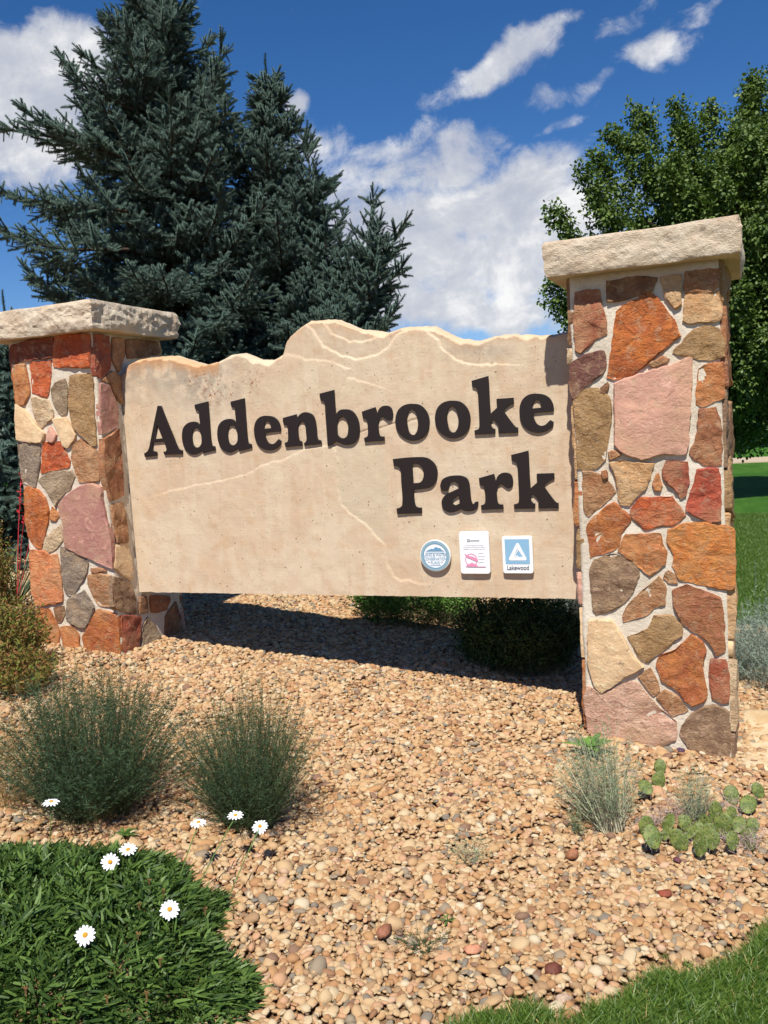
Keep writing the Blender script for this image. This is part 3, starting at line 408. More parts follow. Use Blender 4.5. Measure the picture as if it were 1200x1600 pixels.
GLYPHS={'A': [[(-3.4749, 1.9318), (-3.4475, 1.93), (-3.4133, 1.8342), (-3.3705, 1.7228), (-3.3549, 1.6794), (-3.3383, 1.6478), (-3.3152, 1.6405), (-3.3159, 1.6169), (-3.4539, 1.6176), (-3.4593, 1.6379), (-3.4407, 1.6399), (-3.4339, 1.6501), (-3.4458, 1.7021), (-3.5321, 1.7004), (-3.5422, 1.6649), (-3.5383, 1.6465), (-3.5112, 1.6394), (-3.5126, 1.6145), (-3.6076, 1.6111), (-3.611, 1.6345), (-3.5863, 1.6454), (-3.5695, 1.6662), (-3.5573, 1.6992), (-3.5197, 1.8072), (-3.4874, 1.8957)], [(-3.4898, 1.8112), (-3.5188, 1.7222), (-3.4562, 1.7236)]], 'd': [[(-2.9331, 1.921), (-2.8336, 1.9355), (-2.8332, 1.9105), (-2.8335, 1.7879), (-2.8336, 1.6968), (-2.829, 1.66), (-2.8085, 1.653), (-2.8069, 1.6292), (-2.8967, 1.6152), (-2.9048, 1.6317), (-2.934, 1.617), (-2.975, 1.6097), (-3.0139, 1.6278), (-3.0379, 1.6614), (-3.0471, 1.7082), (-3.0428, 1.7543), (-3.029, 1.7858), (-2.9971, 1.8092), (-2.9587, 1.817), (-2.927, 1.8119), (-2.9045, 1.7945), (-2.9047, 1.8105), (-2.9067, 1.8472), (-2.9064, 1.8745), (-2.9099, 1.883), (-2.9256, 1.8858), (-2.9324, 1.8991)], [(-2.9382, 1.7768), (-2.9591, 1.7656), (-2.9704, 1.7364), (-2.9722, 1.7042), (-2.9666, 1.6716), (-2.953, 1.6557), (-2.9305, 1.6546), (-2.9085, 1.6733), (-2.9023, 1.7005), (-2.9044, 1.7373), (-2.916, 1.7677)]], 'e': [[(-1.035, 1.8334), (-0.9988, 1.8266), (-0.9697, 1.8076), (-0.9538, 1.7811), (-0.9475, 1.7511), (-0.9483, 1.7334), (-1.0601, 1.7313), (-1.0543, 1.6985), (-1.0403, 1.672), (-1.0192, 1.6614), (-0.9975, 1.6652), (-0.9797, 1.679), (-0.9686, 1.689), (-0.952, 1.6774), (-0.9558, 1.6585), (-0.9772, 1.6393), (-1.0079, 1.6266), (-1.0425, 1.6242), (-1.0811, 1.635), (-1.1106, 1.659), (-1.1286, 1.6944), (-1.1339, 1.7377), (-1.129, 1.776), (-1.1121, 1.8091), (-1.0851, 1.8285), (-1.0588, 1.8343)], [(-1.0366, 1.8004), (-1.0511, 1.7942), (-1.0592, 1.7777), (-1.0615, 1.7565), (-1.014, 1.7577), (-1.016, 1.779), (-1.0239, 1.7944)]], 'n': [[(-2.5774, 1.7994), (-2.4851, 1.8159), (-2.4794, 1.7934), (-2.4682, 1.8082), (-2.4421, 1.822), (-2.4122, 1.8223), (-2.3787, 1.8069), (-2.3637, 1.7774), (-2.3579, 1.7242), (-2.3571, 1.6713), (-2.3509, 1.6555), (-2.3339, 1.6524), (-2.3316, 1.6302), (-2.4452, 1.6249), (-2.4489, 1.6406), (-2.4358, 1.6488), (-2.4288, 1.6618), (-2.4291, 1.7017), (-2.4306, 1.7461), (-2.4391, 1.7652), (-2.4564, 1.7676), (-2.4751, 1.7532), (-2.481, 1.7224), (-2.4811, 1.6779), (-2.4752, 1.6575), (-2.4606, 1.651), (-2.4602, 1.6256), (-2.5741, 1.6237), (-2.5781, 1.6494), (-2.5588, 1.6552), (-2.5526, 1.6683), (-2.5503, 1.7085), (-2.55, 1.7442), (-2.5581, 1.7558), (-2.5743, 1.7568), (-2.5791, 1.7794)]], 'b': [[(-2.3227, 1.9258), (-2.2267, 1.9414), (-2.2261, 1.9167), (-2.2265, 1.8473), (-2.2252, 1.7994), (-2.202, 1.8196), (-2.168, 1.8248), (-2.1303, 1.8172), (-2.1012, 1.7916), (-2.083, 1.7473), (-2.0806, 1.6997), (-2.0917, 1.657), (-2.1201, 1.626), (-2.1543, 1.6169), (-2.1925, 1.621), (-2.2205, 1.6333), (-2.2392, 1.6439), (-2.2651, 1.6224), (-2.2802, 1.6166), (-2.2923, 1.6172), (-2.2926, 1.6458), (-2.2925, 1.7117), (-2.2932, 1.7993), (-2.2931, 1.8649), (-2.2994, 1.8784), (-2.3161, 1.8839), (-2.3218, 1.9061)], [(-2.1855, 1.7817), (-2.2078, 1.7731), (-2.2205, 1.7512), (-2.2241, 1.7166), (-2.2228, 1.6815), (-2.2087, 1.6633), (-2.185, 1.6568), (-2.1625, 1.6695), (-2.1528, 1.7038), (-2.1527, 1.7385), (-2.1648, 1.7696)]], 'r': [[(-1.3791, 1.3933), (-1.293, 1.414), (-1.2877, 1.3941), (-1.2845, 1.3734), (-1.2705, 1.4017), (-1.2466, 1.4164), (-1.2194, 1.417), (-1.1971, 1.4051), (-1.188, 1.3782), (-1.1903, 1.3497), (-1.2027, 1.3338), (-1.2195, 1.3314), (-1.2357, 1.343), (-1.2518, 1.3559), (-1.2711, 1.3483), (-1.281, 1.3198), (-1.2816, 1.2827), (-1.278, 1.2537), (-1.27, 1.2453), (-1.2491, 1.2427), (-1.2483, 1.2179), (-1.3736, 1.2166), (-1.3756, 1.2417), (-1.3569, 1.2474), (-1.3499, 1.2597), (-1.3479, 1.297), (-1.3496, 1.3302), (-1.3538, 1.3469), (-1.3726, 1.3537), (-1.3773, 1.3705)]], 'o': [[(-1.7458, 1.8281), (-1.7015, 1.8188), (-1.6678, 1.7873), (-1.6515, 1.7488), (-1.6502, 1.7111), (-1.6641, 1.6659), (-1.695, 1.634), (-1.7363, 1.6202), (-1.7723, 1.622), (-1.8077, 1.6379), (-1.8377, 1.6671), (-1.8541, 1.7105), (-1.8527, 1.7528), (-1.8363, 1.7941), (-1.8051, 1.8195), (-1.7729, 1.8278)], [(-1.7501, 1.7961), (-1.7662, 1.7904), (-1.7788, 1.7693), (-1.7841, 1.7359), (-1.7811, 1.6978), (-1.774, 1.6678), (-1.7591, 1.6522), (-1.741, 1.6533), (-1.7262, 1.6736), (-1.7183, 1.7067), (-1.7196, 1.7446), (-1.7288, 1.7766)]], 'k': [[(-1.3924, 1.9288), (-1.2964, 1.9482), (-1.2951, 1.9127), (-1.2952, 1.8001), (-1.2936, 1.7436), (-1.2506, 1.7776), (-1.2568, 1.7867), (-1.2564, 1.8213), (-1.162, 1.8211), (-1.1621, 1.7911), (-1.1837, 1.7818), (-1.2066, 1.7682), (-1.2227, 1.7563), (-1.2001, 1.7204), (-1.1753, 1.6843), (-1.1587, 1.6639), (-1.1457, 1.6588), (-1.1461, 1.6317), (-1.2545, 1.6316), (-1.2554, 1.6587), (-1.2497, 1.6648), (-1.2598, 1.685), (-1.2788, 1.7079), (-1.2949, 1.7023), (-1.2939, 1.6783), (-1.2834, 1.6624), (-1.2723, 1.6596), (-1.2738, 1.6323), (-1.3893, 1.6333), (-1.3903, 1.6576), (-1.3694, 1.663), (-1.362, 1.6735), (-1.3597, 1.7172), (-1.3596, 1.8045), (-1.3606, 1.8699), (-1.3687, 1.8879), (-1.3887, 1.8959)]], 'P': [[(-1.8843, 1.5211), (-1.781, 1.5263), (-1.7043, 1.5245), (-1.669, 1.5157), (-1.6351, 1.4869), (-1.6197, 1.4484), (-1.6219, 1.4105), (-1.6374, 1.3752), (-1.6655, 1.352), (-1.7064, 1.3439), (-1.7654, 1.3411), (-1.7678, 1.3177), (-1.7662, 1.2705), (-1.7599, 1.2468), (-1.7446, 1.2378), (-1.7256, 1.2374), (-1.7262, 1.2053), (-1.8774, 1.2033), (-1.88, 1.2345), (-1.8588, 1.2405), (-1.8443, 1.251), (-1.8392, 1.2939), (-1.8406, 1.38), (-1.8411, 1.4571), (-1.8528, 1.4747), (-1.8809, 1.4823)], [(-1.7676, 1.487), (-1.7678, 1.4329), (-1.7676, 1.3783), (-1.729, 1.3804), (-1.7099, 1.3968), (-1.7011, 1.4304), (-1.708, 1.4646), (-1.7315, 1.4855)]], 'a': [[(-1.6045, 1.3677), (-1.5919, 1.3926), (-1.5602, 1.4082), (-1.516, 1.4129), (-1.477, 1.4094), (-1.4476, 1.3937), (-1.4361, 1.3662), (-1.4332, 1.3245), (-1.4304, 1.2743), (-1.425, 1.2533), (-1.4167, 1.2489), (-1.4073, 1.262), (-1.3901, 1.2628), (-1.3936, 1.2379), (-1.4142, 1.2154), (-1.4447, 1.2098), (-1.4728, 1.2126), (-1.4918, 1.2235), (-1.5143, 1.2135), (-1.5454, 1.2057), (-1.5718, 1.2084), (-1.593, 1.2237), (-1.6045, 1.2536), (-1.5984, 1.2831), (-1.5748, 1.3078), (-1.5387, 1.3235), (-1.5006, 1.3391), (-1.4977, 1.3516), (-1.5055, 1.3686), (-1.5268, 1.3777), (-1.5469, 1.3721), (-1.5567, 1.3535), (-1.56, 1.3347), (-1.5781, 1.3268), (-1.5976, 1.3338), (-1.6068, 1.3509)], [(-1.4985, 1.2992), (-1.5277, 1.2854), (-1.5441, 1.2669), (-1.5383, 1.2541), (-1.5212, 1.2452), (-1.4988, 1.2552)]]}
TEXT=[('A', 0.0, 0.0), ('d', -0.2624, -0.0013), ('d', 0.0, 0.0), ('e', -1.6496, -0.0142), ('n', 0.0, 0.0), ('b', 0.0, 0.0), ('r', -0.6796, 0.4103), ('o', 0.0, 0.0), ('o', 0.2391, 0.0009), ('k', 0.0, 0.0), ('e', 0.0, 0.0), ('P', 0.0, 0.0), ('a', 0.0, 0.0), ('r', 0.0, 0.0), ('k', 0.2015, -0.4158)]
SLAB_TOP=[(-3.7067, 2.1905), (-3.6825, 2.2254), (-3.6457, 2.2385), (-3.5299, 2.2447), (-3.3732, 2.2391), (-3.275, 2.2066), (-3.151, 2.1604), (-3.0326, 2.1739), (-2.9372, 2.2086), (-2.8597, 2.2094), (-2.7604, 2.1622), (-2.6506, 2.1489), (-2.56, 2.1866), (-2.5235, 2.2624), (-2.4542, 2.3232), (-2.3749, 2.3598), (-2.2914, 2.3549), (-2.2256, 2.3481), (-2.2013, 2.342), (-2.1107, 2.2963), (-2.0515, 2.2758), (-1.8946, 2.2424), (-1.8074, 2.2624), (-1.6999, 2.2587), (-1.6059, 2.2458), (-1.5517, 2.2124), (-1.5303, 2.1963), (-1.4617, 2.1653), (-1.3532, 2.1447), (-1.2623, 2.1635), (-1.2019, 2.1645), (-1.0558, 2.1504), (-0.9843, 2.1367), (-0.8554, 2.1475), (-0.7495, 2.1437)]
CLEFTS={'crack': [(-3.4616, 1.3728), (-3.2238, 1.4065), (-3.055, 1.4332), (-2.8906, 1.4552), (-2.749, 1.5169), (-2.6133, 1.5423), (-2.4346, 1.5997), (-2.2638, 1.6141)], 'cleft_low': [(-2.2597, 1.6139), (-2.2411, 1.5261), (-2.2523, 1.3747), (-2.2356, 1.2599), (-2.1697, 1.1898), (-2.0822, 1.1426), (-2.033, 1.0851), (-1.9765, 1.0203), (-1.9714, 0.9143), (-1.94, 0.8386), (-1.8897, 0.8086), (-1.8224, 0.8017)], 'ridge': [(-2.394, 2.3321), (-2.3389, 2.2821), (-2.283, 2.1915), (-2.1838, 2.1346), (-2.0801, 2.0999), (-1.9428, 2.1135), (-1.8774, 2.1473), (-1.8181, 2.217), (-1.7395, 2.2379), (-1.656, 2.2296), (-1.5914, 2.1741), (-1.5401, 2.0921), (-1.469, 2.0369), (-1.397, 2.0099), (-1.2885, 2.0043)], 'ridge2': [(-2.2922, 2.344), (-2.2163, 2.2517), (-2.1172, 2.2057), (-1.9965, 2.2016), (-1.8961, 2.221), (-1.8076, 2.2588)], 'peak_base': [(-2.5607, 2.1791), (-2.3929, 2.1305), (-2.2275, 2.1015), (-2.1285, 2.0489), (-2.1521, 2.0066), (-2.0133, 1.959)], 'thin': [(-2.0847, 1.6908), (-1.9505, 1.7053), (-1.8499, 1.7287), (-1.6938, 1.7374)]}
PATCH=[(-2.2597, 1.6139), (-2.2523, 1.3747), (-2.2356, 1.2599), (-2.1303, 1.1624), (-2.014, 1.066), (-1.976, 1.0279), (-1.9473, 1.2154), (-1.9245, 1.4383), (-1.9385, 1.5868), (-2.0564, 1.6298)]
BADGE={'round_c': [(-1.6553, 0.9612)], 'round_r': [(-1.5662, 0.9602)], 'round_t': [(-1.6499, 1.0525)], 'card': [(-1.5076, 1.0983), (-1.3369, 1.096), (-1.3365, 0.8585), (-1.5098, 0.8576)], 'lake': [(-1.2636, 1.0683), (-1.0937, 1.0682), (-1.0944, 0.8632), (-1.2632, 0.8606)]}
PEBBLES=[(-0.823, 2.492, 0.06, (226, 156, 120), 'pink oval pebble, the largest in the middle foreground gravel', 0.3, 3), (-0.577, 2.504, 0.062, (120, 68, 52), 'dark maroon pebble in the foreground gravel near the lawn edge', 1.2, 0), (-0.525, 2.384, 0.05, (206, 176, 150), 'pale tan pebble in front of the maroon one at the lawn edge', 0.5, 1), (-0.706, 2.43, 0.045, (128, 118, 104), 'round grey green pebble left of the maroon one', 2.0, 4), (-1.223, 3.505, 0.034, (110, 60, 60), 'small maroon pebble in the middle of the gravel bed', 0.3, 1), (-0.339, 4.481, 0.044, (96, 70, 90), 'dark purple pebble against the foot of the right pillar', 0.2, 0), (-0.242, 4.596, 0.032, (236, 206, 150), 'cream yellow pebble by the foot of the right pillar, right of the purple one', 0.1, 4), (-0.155, 4.62, 0.04, (240, 214, 166), 'cream pebble at the right corner foot of the right pillar', 0.4, 2), (-1.111, 2.462, 0.065, (170, 112, 84), 'long brown pebble upright at left of the small dark weed', 1.5, 1), (-0.3, 3.084, 0.055, (160, 84, 60), 'long reddish brown pebble in front of the cactus', 0.1, 3), (-1.133, 3.215, 0.045, (232, 190, 130), 'yellow tan pebble above the small grey weed', 0.3, 0), (-0.646, 3.215, 0.058, (178, 120, 84), 'brown oval pebble below the grey green bush', 0.0, 2), (-0.875, 2.732, 0.044, (236, 214, 184), 'cream round pebble in the middle foreground', 0.8, 4), (-0.28, 3.353, 0.038, (122, 74, 80), 'dark mauve pebble just below the cactus', 2.4, 0)]
# ------------------------------------------------------------------ ground, lawn, path
def lawn_edge(x):      # front lawn lies nearer than this line (y) at a given x
    pts = [(-1.15, 1.8), (-.76, 2.20), (-.496, 2.36), (-.335, 2.55), (-.16, 2.73), (.03, 3.02), (.4, 3.5), (1.2, 4.4), (3., 5.6), (6., 7.)]
    if x <= pts[0][0]: return 1.8 + (x - pts[0][0]) * 1.2
    for (a, b), (c, d) in zip(pts, pts[1:]):
        if x <= c: return b + (d - b) * (x - a) / (c - a) + .04 * math.sin(x * 17) + .02 * math.sin(x * 41 + 1)
    return 7.
xs = sorted(set([-400, -200, -100, -60, -40, -25, -16, -12, -9.5] + [round(-8 + .2 * i, 2) for i in range(61)] + [4.6, 5.5, 7, 10, 16, 30, 60, 120, 300]))
ys = sorted(set([-300, -100, -40, -15, -8, -5] + [round(-3 + .2 * i, 2) for i in range(76)] + [13, 15, 18, 24, 40, 70, 120, 250, 600]))
V = [(x, y, gz(x, y) - .018 + (.012 * fbm(x, y, 0, 2.2) if abs(x) < 9 and -3 < y < 12 else 0)) for y in ys for x in xs]
nx = len(xs); F = [(j * nx + i, j * nx + i + 1, (j + 1) * nx + i + 1, (j + 1) * nx + i) for j in range(len(ys) - 1) for i in range(nx - 1)]
tag(me_obj('ground', V, F, M_soil, smooth=True), 'sandy ground of the raised planting bed', kind='structure')
def lawn_sheet(name, strips, lab):
    V, F = [], []
    for a, b in zip(strips, strips[1:]):
        pass
    n = len(strips[0])
    for row in strips: V += row
    F = [(j * n + i, j * n + i + 1, (j + 1) * n + i + 1, (j + 1) * n + i) for j in range(len(strips) - 1) for i in range(n - 1)]
    return tag(me_obj(name, V, F, M_lawn, smooth=True), lab, kind='structure')
fx = [-1.15 + .08 * i for i in range(90)]
lawn_sheet('front_lawn', [[(x, lawn_edge(x) * k + (-4.) * (1 - k), gz(x, lawn_edge(x) * k - 4 * (1 - k)) - .004) for x in fx] for k in [i / 24 for i in range(25)]], 'mown green lawn at the front edge of the gravel bed')
bx = [-300, -150, -80, -50, -30, -20, -14, -10] + [-8 + .5 * i for i in range(30)] + [8, 10, 14, 20, 30, 50, 80, 150, 300]
def back_edge(x): return 8.3 + 2.4 * (1 - sm(-2.2, -.3, x)) + .15 * math.sin(x * 2.1)
by = [0, .3, .8, 1.5, 2.5, 4, 6, 9, 13, 20, 40, 80, 160, 300, 500]
lawn_sheet('back_lawn', [[(x, back_edge(x) + k, gz(x, back_edge(x) + k) + .012) for x in bx] for k in by], 'wide mown park lawn behind the sign')
V = []; F = []
px_ = [-60 + 3 * i for i in range(50)]
for i, x in enumerate(px_):
    c = 34.0 + .02 * (x - 1) + .0015 * (x - 1) ** 2; V += [(x, c - 1.5, -.205), (x, c + 1.5, -.205), (x, c + 1.5, -.26), (x, c - 1.5, -.26)]
for i in range(len(px_) - 1):
    a, b = 4 * i, 4 * i + 4; F += [(a, b, b + 1, a + 1), (a + 3, b + 3, b, a), (a + 1, b + 1, b + 2, a + 2)]
tag(me_obj('path', V, F, M_path), 'pale concrete path crossing the lawn far behind', kind='structure')

# ------------------------------------------------------------------ stone pillars
def crv(pts, step, jit=0.):
    """densify a closed outline, light smoothing, jitter"""
    out = []
    n = len(pts)
    for i in range(n):
        p0, p1, p2, p3 = [Vector(pts[(i + k) % n]) for k in (-1, 0, 1, 2)]
        L = (p2 - p1).length; k = max(1, int(L / step))
        for j in range(k):
            t = j / k; q = .5 * ((2 * p1) + (p2 - p0) * t + (2 * p0 - 5 * p1 + 4 * p2 - p3) * t * t + (3 * p1 - p0 - 3 * p2 + p3) * t ** 3)
            lp = p1.lerp(p2, t); q = lp.lerp(q, .25); q += Vector((noise.noise(Vector((q.x * 28, q.y * 28, 3.3))), noise.noise(Vector((q.x * 28, q.y * 28, 8.8))))) * (.0055 if jit else 0)
            out.append(q + Vector((random.uniform(-jit, jit), random.uniform(-jit, jit))))
    return out
def add_stone(parent, poly, plane, val, color, proud=.02, origin=Vector((0, 0, 0))):
    """poly in plane coordinates; plane 'Y-': faces -Y at y=val, 'X+': faces +X at x=val, 'X-', 'Y+'"""
    P = crv(poly, .016, .0020); n = len(P); c = sum(P, Vector((0, 0))) / n; P = [p + (p - c).normalized() * .0035 for p in P]
    size = max((p - c).length for p in P); sd = random.random() * 100; am = .35 if color in ('pink', 'purple_pink', 'cream') else 1.
    tilt = Vector((random.uniform(-.03, .03), random.uniform(-.03, .03)))
    def h(p, t): 
        q = (p - c); r_ = noise.fractal(Vector((p.x * 13, p.y * 13, sd)), 1, 2, 3) * .008 + round(noise.noise(Vector((p.x * 7, p.y * 12, sd + 9))) * 3.4) / 3.4 * .009
        return t + r_ * am + tilt.dot(q) + am * .004 * noise.fractal(Vector((p.x * 34, p.y * 34, sd + 4)), 1, 2, 2)
    e = min(.007, size * .12)
    rings = [([p for p in P], lambda p: -.022), ([p for p in P], lambda p: proud * .80 + .004 * noise.noise(Vector((p.x * 30, p.y * 30, sd)))),
             ([c + (p - c) * (1 - e / max(.02, (p - c).length)) for p in P], lambda p: h(p, proud))]
    for k in (.78, .55, .28): rings.append(([c + (p - c) * k for p in P], lambda p, k=k: h(p, proud + .003 * (1 - k))))
    V = []; 
    def mp(p, d):
        if plane == 'Y-': q = Vector((p.x, val - d, p.y))
        elif plane == 'Y+': q = Vector((p.x, val + d, p.y))
        elif plane == 'X+': q = Vector((val + d, p.x, p.y))
        else: q = Vector((val - d, p.x, p.y))
        return q
    for pts, f in rings: V += [mp(p, f(p)) for p in pts]
    V.append(mp(c, h(c, proud + .003)))
    F = []
    for r_ in range(len(rings) - 1):
        for i in range(n): F.append((r_ * n + i, r_ * n + (i + 1) % n, (r_ + 1) * n + (i + 1) % n, (r_ + 1) * n + i))
    b = (len(rings) - 1) * n
    F += [(b + i, b + (i + 1) % n, len(V) - 1) for i in range(n)]
    if plane in ('X-', 'Y+'): F = [tuple(reversed(f)) for f in F]
    ctr = mp(c, 0)
    o = me_obj('stone', [v - ctr for v in V], F, SM[color], parent, smooth=False, loc=ctr - origin)
    bm = bmesh.new(); bm.from_mesh(o.data); bmesh.ops.recalc_face_normals(bm, faces=bm.faces)
    # outward check
    bm.faces.ensure_lookup_table(); out = {'Y-': Vector((0, -1, 0)), 'Y+': Vector((0, 1, 0)), 'X+': Vector((1, 0, 0)), 'X-': Vector((-1, 0, 0))}[plane]
    if bm.faces[-1].normal.dot(out) < 0: bmesh.ops.reverse_faces(bm, faces=bm.faces)
    for f in bm.faces: f.smooth = True
    for ed in bm.edges:
        if len(ed.link_faces) == 2 and ed.calc_face_angle(0) > .5: ed.smooth = False
    bm.to_mesh(o.data); bm.free()
    return o
def clip(poly, p, nrm):
    out = []
    for i in range(len(poly)):
        a, b = poly[i], poly[(i + 1) % len(poly)]; da, db = (a - p).dot(nrm), (b - p).dot(nrm)
        if da <= 0: out.append(a)
        if (da < 0) != (db < 0): out.append(a.lerp(b, da / (da - db)))
    return out
def voronoi(x0, x1, z0, z1, n, rs, avoid=None):
    rnd = random.Random(rs); pts = []
    nc = max(2, round((x1 - x0) / math.sqrt((x1 - x0) * (z1 - z0) / n))); nr = max(2, round(n / nc))
    for j in range(nr):
        for i in range(nc):
            pts.append(Vector((x0 + (x1 - x0) * (i + .5 + rnd.uniform(-.38, .38)) / nc, z0 + (z1 - z0) * (j + .5 + rnd.uniform(-.36, .36) + .3 * (i % 2)) / nr)))
    res = []
    for a in pts:
        poly = [Vector((x0, z0)), Vector((x1, z0)), Vector((x1, z1)), Vector((x0, z1))]
        for b in pts:
            if b is a: continue
            nn = (b - a).normalized(); poly = clip(poly, a.lerp(b, .5) - nn * .011, nn)
            if len(poly) < 3: break
        if len(poly) >= 3:
            c = sum(poly, Vector((0, 0))) / len(poly)
            if c.y < z1 - .03: res.append([(p.x, p.y) for p in poly])
    return res
KEYS = ['orange', 'red_orange', 'tan', 'tan_brown', 'olive', 'brown', 'grey', 'grey_tan', 'red_brown', 'cream', 'tan_orange', 'deep_red', 'pink', 'orange_brown', 'grey_brown', 'pale_rock']
def core(parent, x0, x1, y0, y1, z0, z1, origin):
    bm = bmesh.new(); bmesh.ops.create_cube(bm, size=1)
    for v in bm.verts: v.co = Vector(((x0 + x1) / 2 + v.co.x * (x1 - x0), (y0 + y1) / 2 + v.co.y * (y1 - y0), (z0 + z1) / 2 + v.co.z * (z1 - z0)))
    bmesh.ops.subdivide_edges(bm, edges=bm.edges[:], cuts=44, use_grid_fill=True)
    for v in bm.verts:
        c = v.co; nd = Vector((noise.fractal(c * 9, 1, 2, 3), noise.fractal(c * 9 + Vector((7, 7, 7)), 1, 2, 3), 0)); v.co = c + nd * .006 - origin
    me = bpy.data.meshes.new('mortar_core'); bm.to_mesh(me); bm.free(); me.materials.append(M_mortar)
    me.polygons.foreach_set('use_smooth', [True] * len(me.polygons))
    o = link('mortar_core', me, parent); return o
def cap(parent, x0, x1, y0, y1, z0, z1, origin, amp, seed, taper=0.):
    """hewn slab: rows of an irregular perimeter"""
    per = []; st = .009
    def side(a, b):
        L = math.dist(a, b); k = int(L / st)
        return [(a[0] + (b[0] - a[0]) * i / k, a[1] + (b[1] - a[1]) * i / k) for i in range(k)]
    for a, b in (((x0, y0), (x1, y0)), ((x1, y0), (x1, y1)), ((x1, y1), (x0, y1)), ((x0, y1), (x0, y0))): per += side(a, b)
    n = len(per); cx, cy = (x0 + x1) / 2, (y0 + y1) / 2; rows = 20; V = []
    for j in range(rows + 1):
        t = j / rows; z = z0 + (z1 - z0) * t
        prof = -.010 * (abs(t - .5) * 2) ** 6
        for (x, y) in per:
            fx_ = min(x - x0, x1 - x); fy_ = min(y - y0, y1 - y)
            ox = -1 if x - x0 < 1e-4 else 1 if x1 - x < 1e-4 else 0; oy = -1 if y - y0 < 1e-4 else 1 if y1 - y < 1e-4 else 0
            big = noise.fractal(Vector((x * 5, y * 5, z * 7 + seed)), 1, 2, 4); st_ = abs(noise.noise(Vector((x * 7 + seed, y * 7, z * 16)))) 
            d = prof + amp * (big * .45 + round((big + .25 * noise.noise(Vector((x * 30, y * 30, z * 30)))) * 3.2) / 3.2 * .8 - st_ * .7 + .15) * math.sin(math.pi * min(1, max(0, t * .92 + .04))) ** .5
            d += .0035 * noise.fractal(Vector((x * 40, y * 40, z * 40 + seed)), 1, 2, 3)
            zz = z + (.006 * noise.noise(Vector((x * 6, y * 6, seed + 3))) if j in (0, rows) else 0)
            V.append(Vector((x + ox * d, y + oy * d, zz)) - origin)
    F = [(j * n + i, j * n + (i + 1) % n, (j + 1) * n + (i + 1) % n, (j + 1) * n + i) for j in range(rows) for i in range(n)]
    for base, rev in ((0, True), (rows * n, False)):   # rings towards the middle for underside and top
        prev = list(range(base, base + n))
        for k in (.85, .6, .3):
            s0 = len(V)
            for i in prev if False else range(n):
                p = V[base + i] + origin; q = Vector((cx + (p.x - cx) * k, cy + (p.y - cy) * k, (z0 if rev else z1))); q.z += .003 * noise.fractal(q * 12, 1, 2, 3); V.append(q - origin)
            cur = list(range(s0, s0 + n))
            for i in range(n):
                f = (prev[i], prev[(i + 1) % n], cur[(i + 1) % n], cur[i]); F.append(tuple(reversed(f)) if rev else f)
            prev = cur
        V.append(Vector((cx, cy, z0 if rev else z1)) - origin); c_ = len(V) - 1
        for i in range(n):
            f = (prev[i], prev[(i + 1) % n], c_); F.append(tuple(reversed(f)) if rev else f)
    o = me_obj('cap_stone', V, F, M_cap, parent, smooth=True)
    bm = bmesh.new(); bm.from_mesh(o.data)
    for ed in bm.edges:
        if len(ed.link_faces) == 2 and ed.calc_face_angle(0) > .38: ed.smooth = False
    bm.to_mesh(o.data); bm.free()
    return o
D = .015  # mortar lies this far behind the drawn stone plane
def pillar(x0, x1, y0, y1, zg, zt, label, front, sideR, seed):
    org = Vector(((x0 + x1) / 2, (y0 + y1) / 2, zg)); root = empty('stone_pillar', org, label, 'pillar', 'stone pillars of the park sign')
    core(root, x0 + .012, x1 - .012, y0 + D, y1 - D, zg - .35, zt, org)
    rnd = random.Random(seed)
    for col, poly in front: add_stone(root, poly, 'Y-', y0 + D, col, rnd.uniform(.007, .016) if col not in ('pink', 'purple_pink', 'cream') else .024, org)
    if sideR: 
        for col, poly in sideR: add_stone(root, poly, 'X+', x1 - .012, col, rnd.uniform(.010, .020), org)
    else:
        for poly in voronoi(y0 + .03, y1 - .02, zg - .1, zt - .02, 21, seed + 1): add_stone(root, poly, 'X+', x1 - .012, rnd.choice(['tan', 'cream', 'tan_brown', 'olive', 'grey_brown', 'pale_rock', 'brown', 'red_brown']), rnd.uniform(.012, .036), org)
    for pl, a, b, v in (('X-', y0 + .03, y1 - .02, x0 + .012), ('Y+', x0 + .02, x1 - .02, y1 - D)):
        for poly in voronoi(a, b, zg - .1, zt - .02, 20, seed + ord(pl[0]) + 5): add_stone(root, poly, pl, v, rnd.choice(KEYS), rnd.uniform(.010, .022), org)
    return root, org
rr, orgR = pillar(-.813, -.095, 4.5, 5.22, 0.02, 2.40, 'right stone pillar with a big pink block near its top, standing beside the cactus', RIGHT_FRONT, None, 11)
cap(rr, -.905, -.005, 4.405, 5.31, 2.386, 2.553, orgR, .010, 3.1)
ll, orgL = pillar(-4.448, -3.75, 4.5, 5.22, .39, 2.42, 'left stone pillar with a mauve block at mid height, in front of the blue spruce', LEFT_FRONT, LEFT_SIDE, 23)
cap(ll, -4.56, -3.66, 4.405, 5.29, 2.412, 2.590, orgL, .017, 8.7)

